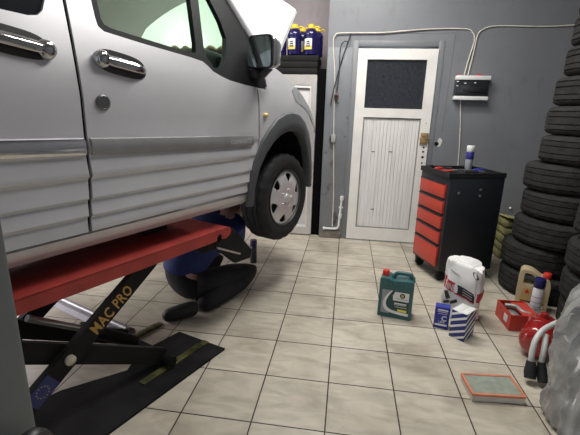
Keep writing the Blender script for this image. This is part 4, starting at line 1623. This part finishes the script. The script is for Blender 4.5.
# folded olive tarpaulin behind the cart
tp = thing('folded_tarpaulin', 'folded olive yellow tarpaulin standing behind the tool cart near the tyres', 'tarpaulin', (1.70, 2.62, 0))
b = new()
OL = mat('olive_tarp', (0.16, 0.15, 0.055), 0.7, 0, 0.25, 14)
for i in range(5):
    box(b, (0.0 + 0.01 * (i % 2), 0, 0.04 + i * 0.08), (0.26 - 0.008 * i, 0.26, 0.078), 0.03, seg=3)
obj('folds', b, OL, tp, 50)
b = new()
box(b, (0.01, -0.02, 0.408), (0.25, 0.28, 0.012), 0.004, Matrix.Rotation(0.16, 3, 'Y') @ Matrix.Rotation(-0.1, 3, 'X'))
obj('flap', b, mat('pale_olive', (0.30, 0.28, 0.13), 0.7, 0, 0.15), tp)

# ================================================================ GREEN OIL CAN
can = thing('oil_can', 'dark green oil can with red cap standing alone on the tiles', 'oil can', (0.425, 1.150, 0), math.radians(-12.1))
CG = mat('green_can', (0.028, 0.105, 0.108), 0.38, 0, 0.06)
cw, cd = 0.225, 0.125
b = new()
hx = cw / 2
front = [(-hx, 0.0), (hx, 0.0), (hx, 0.275), (hx - 0.025, 0.284), (-0.03, 0.272), (-0.055, 0.286), (-hx, 0.285)]
plate(b, [rounded(front, 0.012, 4)], lambda a, c, d: (a, d - cd / 2, c), cd)
cb = obj('body', b, CG, can, 40)
b = new()
tube(b, smooth_path([(-0.035, 0, 0.270), (-0.018, 0, 0.300), (0.005, 0, 0.315), (0.06, 0, 0.315), (hx - 0.030, 0, 0.306), (hx - 0.020, 0, 0.268)], 5), 0.014, 12)
obj('carry_handle', b, CG, can, 60)
bv = cb.modifiers.new('bevel', 'BEVEL')
bv.width = 0.010
bv.segments = 3
bv.limit_method = 'ANGLE'
bv.angle_limit = math.radians(50)
b = new()
for k in range(5):
    box(b, (-0.065 + 0.034 * k, -cd / 2, 0.246), (0.010, 0.014, 0.030), 0.004, Matrix.Rotation(-0.5, 3, 'Y'))
obj('grip_rib', b, CG, cb)
b = new()
lathe(b, [(0.024, 0.282), (0.024, 0.288), (0.023, 0.318), (0.019, 0.324)], (-0.083, 0, 0), seg=20)
obj('cap', b, REDP, can, 40)['label'] = 'red screw cap'
yl = -cd / 2 - 0.0006


def lab(loop, nm, m, parent, k=1):
    b_ = new()
    plate(b_, [loop], lambda a, c, d: (a, yl - 0.0004 * k - d, c), 0.0006)
    return obj(nm, b_, m, parent, 0)


lw = lab([(-0.092, 0.030), (0.092, 0.022), (0.092, 0.205), (-0.092, 0.205)], 'front_label', mat('label_green', (0.012, 0.05, 0.048), 0.4), can, 1)
swoosh = smooth_path([(-0.020, 0.205, 0), (-0.045, 0.165, 0), (-0.060, 0.120, 0), (-0.055, 0.085, 0), (-0.030, 0.065, 0), (0.02, 0.055, 0), (0.092, 0.050, 0)], 4)
sw2 = smooth_path([(0.092, 0.030, 0), (0.02, 0.034, 0), (-0.045, 0.045, 0), (-0.075, 0.075, 0), (-0.080, 0.120, 0), (-0.060, 0.165, 0), (-0.030, 0.205, 0)], 4)
lab([(p.x, p.y) for p in swoosh] + [(p.x, p.y) for p in sw2], 'white_swoosh', WHITEP, lw, 3)
lab([(-0.092, 0.032), (-0.03, 0.032), (-0.07, 0.07), (-0.075, 0.12), (-0.058, 0.165), (-0.030, 0.205), (-0.092, 0.205)], 'grey_panel', mat('label_greygreen', (0.27, 0.28, 0.30), 0.5), lw, 2)
lab([(-0.015, 0.135), (0.088, 0.135), (0.088, 0.200), (-0.005, 0.200), (-0.018, 0.17)], 'white_panel', WHITEP, lw, 4)
lab([(0.045 + 0.018 * math.cos(2 * PI * k / 20), 0.176 + 0.018 * math.sin(2 * PI * k / 20)) for k in range(20)], 'round_emblem', mat('emblem_dark', (0.03, 0.05, 0.045), 0.4), lw, 6)
lab([(0.045 + 0.010 * math.cos(2 * PI * k / 16), 0.176 + 0.010 * math.sin(2 * PI * k / 16)) for k in range(16)], 'emblem_core', mat('emblem_gold', (0.45, 0.33, 0.10), 0.4), lw, 8)
lab([(0.02, 0.058), (0.080, 0.056), (0.080, 0.072), (0.02, 0.074)], 'yellow_panel', mat('label_yellow2', (0.75, 0.62, 0.10), 0.5), lw, 6)
for z_, x0_, x1_ in ((0.150, 0.005, 0.080), (0.112, -0.005, 0.075), (0.104, -0.005, 0.075), (0.088, 0.0, 0.08)):
    lab([(x0_, z_), (x1_, z_), (x1_, z_ + (0.008 if z_ == 0.112 else 0.003)), (x0_, z_ + (0.008 if z_ == 0.112 else 0.003))], 'print_line', WHITEP if z_ < 0.14 else CG, lw, 6)

# ================================================================ WHITE CARRIER BAG
bag = thing('carrier_bag', 'white plastic carrier bag with red and black print on the tiles', 'bag', (0.882, 1.225, 0), math.radians(-33))
BAGM = mat('bag_white', (0.78, 0.77, 0.75), 0.38, 0, 0.03, 12, 0.25, 18)
bw, bd, bh = 0.225, 0.165, 0.405


def bag_pt(u, v):
    """u around (0..1), v up (0..1)"""
    a = 2 * PI * u
    ca_, sa_ = math.cos(a), math.sin(a)
    sq = lambda q, e: math.copysign(abs(q) ** e, q)
    e = 0.42
    wob = 0.005 * math.sin(7 * a + 4 * v) + 0.005 * math.sin(3 * a - 9 * v) + 0.003 * math.sin(13 * a + 11 * v)
    tx = 1.0 + 0.03 * math.sin(3 * v)
    ty = 1.0 - 0.30 * v ** 3
    x = sq(ca_, e) * (bw / 2 * tx + wob)
    y = sq(sa_, e) * (bd / 2 * ty + wob)
    top = bh * (1.0 - 0.11 * max(0.0, ca_) + 0.02 * sa_ + 0.008 * math.sin(5 * a))
    return Vector((x, y, 0.004 + v * top))


b = new()
NU, NV = 56, 20
rows = [[b.verts.new(bag_pt(i / NU, j / NV)) for i in range(NU)] for j in range(NV + 1)]
for j in range(NV):
    for i in range(NU):
        b.faces.new((rows[j][i], rows[j][(i + 1) % NU], rows[j + 1][(i + 1) % NU], rows[j + 1][i]))
b.faces.new(rows[0][::-1])
top_in = []
for j, (sc_, dz) in enumerate(((0.80, 0.004), (0.4, -0.02))):
    top_in.append([b.verts.new(Vector((bag_pt(i / NU, 1).x * sc_, bag_pt(i / NU, 1).y * sc_, bag_pt(i / NU, 1).z + dz))) for i in range(NU)])
prev = rows[-1]
for rr in top_in:
    for i in range(NU):
        b.faces.new((prev[i], prev[(i + 1) % NU], rr[(i + 1) % NU], rr[i]))
    prev = rr
b.faces.new(prev)
obj('bag_body', b, BAGM, bag, 60)


def bag_uv(u, v, lift=0.002):
    p = bag_pt(u, v)
    q1, q2 = bag_pt(u + 0.004, v), bag_pt(u, v + 0.02)
    nrm = (q1 - p).cross(q2 - p).normalized()
    return p + nrm * lift


def bag_patch(nm, u0, u1, vlo, vhi, m, parent, lift=0.002, n=14):
    b_ = new()
    rws = []
    for i in range(n + 1):
        t = i / n
        u = u0 + (u1 - u0) * t
        rws.append([b_.verts.new(bag_uv(u, vlo(t) + (vhi(t) - vlo(t)) * k / 4, lift)) for k in range(5)])
    for i in range(n):
        for k in range(4):
            b_.faces.new((rws[i][k], rws[i + 1][k], rws[i + 1][k + 1], rws[i][k + 1]))
    return obj(nm, b_, m, parent, 60)


PRR = mat('print_red', (0.42, 0.02, 0.03), 0.45)
PRB = mat('print_black', (0.02, 0.02, 0.022), 0.45)


def bag_xy(x, v, lift=0.002):
    """point on the front face at local x"""
    lo, hi = 0.5, 1.0
    for _ in range(24):
        m_ = (lo + hi) / 2
        if bag_pt(m_, v).x < x:
            lo = m_
        else:
            hi = m_
    p = bag_pt(lo, v)
    return p + Vector((0, -lift, 0))


def front_patch(nm, loop, m, parent, lift=0.002):
    b_ = new()
    fill(b_, [loop], None)
    for q in range(-12, 13):
        bmesh.ops.bisect_plane(b_, geom=b_.verts[:] + b_.edges[:] + b_.faces[:], plane_co=(q * 0.01, 0, 0), plane_no=(1, 0, 0), dist=1e-6)
    for q in range(1, 20):
        bmesh.ops.bisect_plane(b_, geom=b_.verts[:] + b_.edges[:] + b_.faces[:], plane_co=(0, q * 0.05, 0), plane_no=(0, 1, 0), dist=1e-6)
    for v_ in b_.verts:
        v_.co = bag_xy(v_.co.x, v_.co.y, lift)
    return obj(nm, b_, m, parent, 60)


# front face: x -0.11..0.11, second value is the share of the bag height
front_patch('red_band', [(-0.112, 0.52), (-0.03, 0.475), (-0.03, 0.64), (-0.112, 0.72)], PRR, bag)
front_patch('black_band', [(-0.03, 0.475), (0.10, 0.405), (0.10, 0.56), (-0.03, 0.64)], PRB, bag)
front_patch('red_band_stripe', [(-0.03, 0.455), (0.10, 0.385), (0.10, 0.41), (-0.03, 0.48)], PRR, bag, 0.003)
bag_patch('red_side_band', 0.93, 1.06, lambda t: 0.42, lambda t: 0.60, PRR, bag)
b = new()
text_bm(b, 'NINE', 0.052, lambda x, y: bag_xy(-0.100 + x * 0.60, 0.545 - x * 0.45 + y * 3.1, 0.004), spacing=0.95)
obj('lettering', b, WHITEP, bag, 0)
for k in range(3):
    front_patch('print_line', [(0.02, 0.565 - 0.045 * k), (0.085, 0.53 - 0.045 * k), (0.085, 0.545 - 0.045 * k), (0.02, 0.58 - 0.045 * k)], mat('print_grey', (0.45, 0.43, 0.42), 0.5), bag, 0.004)
for lp in ([(-0.105, 0.44), (-0.075, 0.48), (-0.05, 0.36), (-0.08, 0.30)], [(-0.055, 0.29), (-0.01, 0.37), (0.0, 0.32), (-0.045, 0.25)], [(-0.10, 0.25), (-0.06, 0.31), (-0.055, 0.26), (-0.095, 0.20)], [(0.0, 0.23), (0.03, 0.28), (0.05, 0.21), (0.02, 0.16)]):
    front_patch('tool_print', lp, PRB, bag)
front_patch('green_print', [(0.03, 0.15), (0.08, 0.15), (0.08, 0.19), (0.03, 0.19)], mat('print_green', (0.05, 0.25, 0.12), 0.5), bag)
b = new()
vs = [b.verts.new(bag_xy(0.085 + 0.020 * math.cos(2 * PI * k / 16), 0.90 + 0.045 * math.sin(2 * PI * k / 16) - 0.03 * math.cos(2 * PI * k / 16), 0.003)) for k in range(16)]
b.faces.new(vs)
obj('handle_slot', b, PRB, bag, 0)
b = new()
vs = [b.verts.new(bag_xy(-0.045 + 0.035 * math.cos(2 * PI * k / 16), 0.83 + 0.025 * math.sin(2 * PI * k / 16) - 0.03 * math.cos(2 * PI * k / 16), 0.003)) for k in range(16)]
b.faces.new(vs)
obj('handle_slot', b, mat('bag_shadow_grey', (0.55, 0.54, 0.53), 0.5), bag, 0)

# ================================================================ FILTER BOXES
NAVY = (0.012, 0.022, 0.16)
fbx = thing('filter_box', 'white and navy diagonally striped filter box before the carrier bag', 'box', (0.820, 0.945, 0), math.radians(-41.6))
b = new()
box(b, (0, 0, 0.093), (0.098, 0.130, 0.186), 0.003)
obj('carton', b, stripe_mat('navy_white_stripes', (0.72, 0.72, 0.70), NAVY, 7.2, (-0.55, -0.55, 1.0), 0.30), fbx)
b = new()
for x_ in (-0.024, 0.024):
    box(b, (x_, 0, 0.187), (0.047, 0.128, 0.003), 0.001, Matrix.Rotation(0.05 if x_ < 0 else -0.05, 3, 'Y'))
obj('top_flap', b, WHITEP, fbx)
sbx = thing('filter_box', 'small blue filter box with white print left of the striped one', 'box', (0.715, 1.040, 0), math.radians(-13.7))
b = new()
box(b, (0, 0, 0.076), (0.092, 0.062, 0.152), 0.003)
obj('carton', b, mat('box_blue', (0.016, 0.025, 0.25), 0.4, 0, 0.06), sbx)
b = new()
def onb(x, y):
    return (x, -0.0318, y)
for z_, h_, x0_, x1_ in ((0.128, 0.010, -0.03, 0.034), (0.118, 0.004, -0.03, 0.034), (0.020, 0.014, -0.038, 0.036), (0.105, 0.003, -0.025, 0.03)):
    vs = [b.verts.new(onb(x, zz)) for x, zz in ((x0_, z_), (x1_, z_), (x1_, z_ + h_), (x0_, z_ + h_))]
    b.faces.new(vs)
text_bm(b, 'C', 0.05, lambda x, y: onb(-0.004 + x, 0.058 + y), bold=0.001)
text_bm(b, 'LBR', 0.024, lambda x, y: onb(-0.018 + x, 0.040 + y))
obj('print', b, WHITEP, sbx, 0)
b = new()
box(b, (0, 0, 0.1525), (0.088, 0.058, 0.003), 0.001)
obj('top_flap', b, mat('box_blue_light', (0.03, 0.05, 0.32), 0.4), sbx)

# ================================================================ AIR FILTER ON THE FLOOR
af = thing('air_filter', 'used panel air filter with orange rim lying flat on the tiles', 'air filter', (0.83, 0.41, 0), math.radians(5))
b = new()
fw_, fd_ = 0.262, 0.165
plate(b, [rounded([(-fw_ / 2, -fd_ / 2), (fw_ / 2, -fd_ / 2), (fw_ / 2, fd_ / 2), (-fw_ / 2, fd_ / 2)], 0.008, 3), [(-fw_ / 2 + 0.011, -fd_ / 2 + 0.011), (fw_ / 2 - 0.011, -fd_ / 2 + 0.011), (fw_ / 2 - 0.011, fd_ / 2 - 0.011), (-fw_ / 2 + 0.011, fd_ / 2 - 0.011)]],
      lambda a, c, d: (a, c, 0.033 + d), 0.012)
obj('rim', b, mat('orange_foam', (0.56, 0.20, 0.11), 0.6, 0, 0.12, 20), af, 40)
b = new()
plate(b, [[(-fw_ / 2 + 0.004, -fd_ / 2 + 0.004), (fw_ / 2 - 0.004, -fd_ / 2 + 0.004), (fw_ / 2 - 0.004, fd_ / 2 - 0.004), (-fw_ / 2 + 0.004, fd_ / 2 - 0.004)]], lambda a, c, d: (a, c, 0.001 + d), 0.033)
obj('side_band', b, mat('filter_paper', (0.55, 0.50, 0.44), 0.8, 0, 0.1), af, 0)
b = new()
npl = 44
x0_, x1_ = -fw_ / 2 + 0.010, fw_ / 2 - 0.010
y0_, y1_ = -fd_ / 2 + 0.010, fd_ / 2 - 0.010
pr = []
for i in range(npl * 2 + 1):
    yv = y0_ + (y1_ - y0_) * i / (npl * 2)
    pr.append([b.verts.new((x0_, yv, 0.036 + 0.005 * (i % 2))), b.verts.new((x1_, yv, 0.036 + 0.005 * (i % 2)))])
for i in range(npl * 2):
    b.faces.new((pr[i][0], pr[i][1], pr[i + 1][1], pr[i + 1][0]))
obj('pleats', b, mat('grey_green_pleats', (0.62, 0.65, 0.58), 0.8, 0, 0.12, 30), af, 0)

# ================================================================ RIGHT-HAND CLUTTER
rb = thing('parts_box', 'open red cardboard parts box on the tiles beneath the spray can', 'box', (1.238, 1.180, 0), math.radians(2))
RBX = mat('red_carton', (0.50, 0.045, 0.03), 0.45, 0, 0.12)
b = new()
bx, by, bhh = 0.178, 0.225, 0.115
plate(b, [[(-bx / 2, -by / 2), (bx / 2, -by / 2), (bx / 2, by / 2), (-bx / 2, by / 2)], [(-bx / 2 + 0.006, -by / 2 + 0.006), (bx / 2 - 0.006, -by / 2 + 0.006), (bx / 2 - 0.006, by / 2 - 0.006), (-bx / 2 + 0.006, by / 2 - 0.006)]], lambda a, c, d: (a, c, 0.001 + d), bhh)
box(b, (0, 0, 0.006), (bx - 0.004, by - 0.004, 0.008))
obj('carton', b, RBX, rb, 0)
b = new()
box(b, (bx / 2 - 0.05, -0.01, bhh - 0.004), (0.10, by - 0.02, 0.004))
obj('flap', b, RBX, rb)
b = new()
box(b, (-bx / 2 - 0.001, -0.045, 0.06), (0.002, 0.05, 0.05))
obj('white_sticker', b, WHITEP, rb)
brk = thing('metal_bracket', 'grey metal part lying in the open red parts box', 'car part', (1.235, 1.185, 0.012))
b = new()
box(b, (0, 0, 0.035), (0.085, 0.10, 0.07), 0.015)
tube(b, smooth_path([(-0.05, 0.06, 0.085), (0, 0.02, 0.10), (0.02, -0.04, 0.095), (0.06, -0.06, 0.09)], 5), 0.016, 10)
obj('casting', b, mat('cast_alloy', (0.28, 0.28, 0.27), 0.45, 0.5, 0.25, 40), brk, 50)

bc = thing('oil_bottle', 'beige oil bottle with carry handle and red cap in front of the tyres', 'oil bottle', (1.435, 1.44, 0), math.radians(-22))
bc.scale = (1.06, 1.06, 1.06)
BEI = mat('beige_bottle', (0.56, 0.47, 0.29), 0.35, 0.1, 0.05)
b = new()
hx = 0.095
front = [(-hx, 0.0), (hx, 0.0), (hx, 0.20), (hx - 0.01, 0.235), (hx - 0.035, 0.245), (hx - 0.06, 0.25), (0.0, 0.275), (-0.035, 0.292), (-hx + 0.02, 0.292), (-hx + 0.004, 0.275), (-hx, 0.21)]
hole = rounded([(-hx + 0.028, 0.188), (0.012, 0.188), (0.012, 0.225), (-0.01, 0.258), (-0.035, 0.268), (-hx + 0.030, 0.268)], 0.012, 4)
plate(b, [rounded(front, 0.018, 4), hole], lambda a, c, d: (a, d - 0.05, c), 0.10)
bb_ = obj('body', b, BEI, bc, 40)
bv = bb_.modifiers.new('bevel', 'BEVEL')
bv.width = 0.009
bv.segments = 3
bv.limit_method = 'ANGLE'
bv.angle_limit = math.radians(50)
b = new()
lathe(b, [(0.024, 0.240), (0.026, 0.246), (0.025, 0.276), (0.02, 0.280)], (hx - 0.028, 0, 0), seg=20)
obj('cap', b, REDP, bc, 50)
yl = -0.0506
lb_ = lab([(-0.078, 0.03), (0.075, 0.03), (0.075, 0.155), (-0.060, 0.165)], 'front_label', mat('label_gold', (0.50, 0.36, 0.14), 0.4), bc, 1)
lab([(-0.075, 0.033), (0.072, 0.033), (0.072, 0.055), (-0.075, 0.055)], 'white_strip', WHITEP, lb_, 3)
lab([(-0.065, 0.060), (0.072, 0.060), (0.072, 0.072), (-0.065, 0.072)], 'dark_strip', mat('label_brown', (0.10, 0.05, 0.03), 0.5), lb_, 3)
for k in range(3):
    b = new()
    x_ = -0.05 + 0.042 * k
    plate(b, [[(x_, 0.128), (x_ + 0.016, 0.158), (x_ + 0.032, 0.128)]], lambda a, c, d: (a, yl - 0.003 - d, c), 0.001)
    obj('red_mark', b, REDP, lb_, 0)
sp = thing('spray_can', 'white spray can with dark blue cap beside the beige oil bottle', 'spray can', (1.400, 1.29, 0))
sp.scale = (1.12, 1.12, 1.25)
b = new()
lathe(b, [(0.028, 0), (0.031, 0.004), (0.031, 0.178), (0.026, 0.188)], seg=28)
obj('can', b, mat('white_can', (0.66, 0.66, 0.70), 0.35, 0, 0.06, 40), sp, 50)
b = new()
lathe(b, [(0.029, 0.186), (0.0315, 0.189), (0.031, 0.235), (0.028, 0.240)], seg=28)
obj('cap', b, mat('navy_cap', (0.012, 0.014, 0.10), 0.35), sp, 50)
b = new()
for k, zz in enumerate((0.06, 0.075, 0.10, 0.13)):
    lathe(b, [(0.0314, zz), (0.0314, zz + 0.005)], seg=28, caps=False)
obj('print_line', b, mat('can_print', (0.35, 0.36, 0.42), 0.5), sp, 60)
sp2 = thing('spray_can', 'dark blue spray can standing under the lift flap near the front wheel', 'spray can', (-0.775, 1.905, 0))
b = new()
lathe(b, [(0.028, 0), (0.031, 0.004), (0.031, 0.155), (0.026, 0.163)], seg=24)
obj('can', b, mat('dark_can', (0.03, 0.03, 0.04), 0.35), sp2, 50)
b = new()
lathe(b, [(0.029, 0.162), (0.0315, 0.166), (0.031, 0.215), (0.028, 0.220)], seg=24)
obj('cap', b, mat('deep_blue_cap', (0.015, 0.015, 0.09), 0.35), sp2, 50)

# glossy red tank
tk = thing('tank', 'rounded glossy red metal tank lying beside the red parts box', 'tank', (1.245, 0.870, 0), math.radians(58))
tk.scale = (0.92, 0.88, 0.92)
b = new()
prof = [(0.02, -0.17)] + [(0.105 * math.sin(PI / 2 * k / 6), -0.12 - 0.055 * math.cos(PI / 2 * k / 6)) for k in range(1, 7)] + [(0.107, 0.10)] + [(0.107 * math.cos(PI / 2 * k / 6), 0.10 + 0.055 * math.sin(PI / 2 * k / 6)) for k in range(1, 6)] + [(0.015, 0.156)]
lathe(b, prof, (0, 0, 0.110), (1, 0, 0), 36)
obj('shell', b, mat('gloss_red', (0.30, 0.014, 0.014), 0.18, 0, 0.06, coat=0.6), tk, 50)
b = new()
lathe(b, [(0.022, 0), (0.022, 0.03), (0.014, 0.035)], (0.05, 0, 0.214), seg=18)
obj('filler_cap', b, mat('dark_red_cap', (0.28, 0.012, 0.012), 0.3), tk, 50)
b = new()
lathe(b, [(0.108, -0.002), (0.1095, 0.0), (0.108, 0.002)], (-0.03, 0, 0.110), (1, 0, 0), 36, caps=False)
obj('seam', b, mat('dark_red_cap', (0.28, 0.012, 0.012), 0.3), tk, 50)
# bent pale hose with black ends
hs = thing('hose', 'bent pale plastic hose with two black rubber ends before the red tank', 'hose', (1.22, 0.74, 0))
HOSE = mat('pale_hose', (0.55, 0.56, 0.54), 0.45, 0, 0.1)
def HW(*p):
    return Vector(p) - Vector((1.22, 0.74, 0))
b = new()
tube(b, smooth_path([HW(1.065, 0.555, 0.10), HW(1.065, 0.565, 0.16), HW(1.085, 0.595, 0.215), HW(1.135, 0.64, 0.255), HW(1.21, 0.68, 0.28), HW(1.29, 0.71, 0.30)], 6), 0.0145, 12)
obj('hose_tube', b, HOSE, hs, 60)
b = new()
tube(b, smooth_path([HW(1.115, 0.555, 0.10), HW(1.125, 0.575, 0.17), HW(1.150, 0.63, 0.235)], 6), 0.014, 12)
obj('hose_branch', b, HOSE, hs, 60)
b = new()
tube(b, [HW(1.055, 0.515, 0.032), HW(1.060, 0.535, 0.06), HW(1.065, 0.555, 0.11)], [0.028, 0.031, 0.023], 14)
obj('rubber_end', b, RUBBER, hs, 50)
b = new()
tube(b, [HW(1.115, 0.50, 0.026), HW(1.115, 0.53, 0.06), HW(1.116, 0.555, 0.11)], [0.025, 0.027, 0.020], 14)
obj('rubber_end', b, RUBBER, hs, 50)

# crumpled grey plastic sack
sk = thing('plastic_sack', 'large crumpled translucent grey plastic sack filling the bottom right corner', 'sack', (1.355, 0.20, 0))
b = new()
NU, NV = 170, 100
random.seed(3)
ph = [random.uniform(0, 6.28) for _ in range(12)]
rows = []
for j in range(NV + 1):
    v = j / NV
    row = []
    for i in range(NU):
        a = 2 * PI * i / NU
        rad = interp(v, [(0, 0.33), (0.05, 0.345), (0.35, 0.335), (0.6, 0.30), (0.8, 0.24), (0.92, 0.15), (1.0, 0.01)])
        zz = interp(v, [(0, 0.003), (0.05, 0.04), (0.35, 0.34), (0.6, 0.56), (0.8, 0.68), (0.92, 0.735), (1.0, 0.74)])
        q = Vector((math.cos(a) * 1.5, math.sin(a) * 1.5, zz * 2.2))
        w1 = noise.noise(q * 1.4) * 0.045
        qv = Vector((q.x * 3.2 + 0.8 * q.z, q.y * 3.2, q.z * 0.9))
        r1 = 1 - abs(noise.noise(qv + Vector((3, 1, 7)))) * 2
        r2 = 1 - abs(noise.noise(Vector((q.x * 4 - q.z, q.y * 4 + 2 * q.z, q.z * 2.2)) + Vector((9, 4, 2)))) * 2
        fold = w1 + 0.026 * max(0, r1) ** 2.5 + 0.011 * max(0, r2) ** 2.5 - 0.012
        fold *= 0.25 + 0.75 * min(1, (1 - v) * 3)
        x = (rad + fold) * math.cos(a)
        y = (rad * 1.05 + fold) * math.sin(a)
        zz2 = zz + (0.02 * noise.noise(q * 4) if 0.02 < v else 0)
        row.append(b.verts.new((x + 0.10 * v * v, y + 0.10 * v, max(0.003, zz2))))
    rows.append(row)
for j in range(NV):
    for i in range(NU):
        b.faces.new((rows[j][i], rows[j][(i + 1) % NU], rows[j + 1][(i + 1) % NU], rows[j + 1][i]))
b.faces.new(rows[0][::-1])
SACK = mat('grey_film', (0.22, 0.222, 0.215), 0.22, 0, 0.45, 6, 0.3, 40, coat=0.45)
obj('film', b, SACK, sk, 80)

# hose loop hanging on the pillar
hl_ = thing('air_hose', 'black rubber air hose looped on the near face of the grey pillar', 'hose', (-0.449, -1.00, 0.690))
b = new()
pts = [(0.0, 0.045 * math.sin(a), 0.16 * math.cos(a)) for a in [2 * PI * i / 36 for i in range(36)]]
tube(b, pts, 0.017, 10, closed=True)
tube(b, [(0.030, p[1] * 0.8, p[2] * 0.93 - 0.008) for p in pts], 0.017, 10, closed=True)
obj('hose_loop', b, BLACKP, hl_, 60)
b = new()
tube(b, [(-0.03, 0, 0.130), (0.045, 0, 0.128), (0.05, 0, 0.145)], 0.006, 8)
obj('hook', b, STEEL, hl_)

# metal cable cover crossing the floor under the van
cv = thing('cable_cover', 'grey metal cable cover strip on the tiles behind the lift arms', 'cable cover', (0, 0, 0))
b = new()
pA, pB = Vector((-1.27, 0.575, 0.016)), Vector((-1.95, 0.86, 0.016))
d_ = (pB - pA).normalized()
rz_ = math.atan2(d_.y, d_.x)
cv.location = (pA + pB) / 2
cv.location.z = 0.0
cv.rotation_euler = (0, 0, rz_)
ln_ = (pB - pA).length
plate(b, [[(-0.06, 0.001), (0.06, 0.001), (0.035, 0.025), (-0.035, 0.025)]], lambda a, c, d: (d - ln_ / 2, a, c), ln_)
obj('cover', b, mat('dull_steel', (0.20, 0.20, 0.23), 0.55, 0.3, 0.1), cv, 0)
b = new()
tube(b, [(-ln_ / 2, 0.0, 0.030), (ln_ / 2, 0.0, 0.030)], 0.012, 10)
obj('conduit', b, mat('conduit_grey', (0.5, 0.5, 0.53), 0.45, 0.4, 0.05), cv)
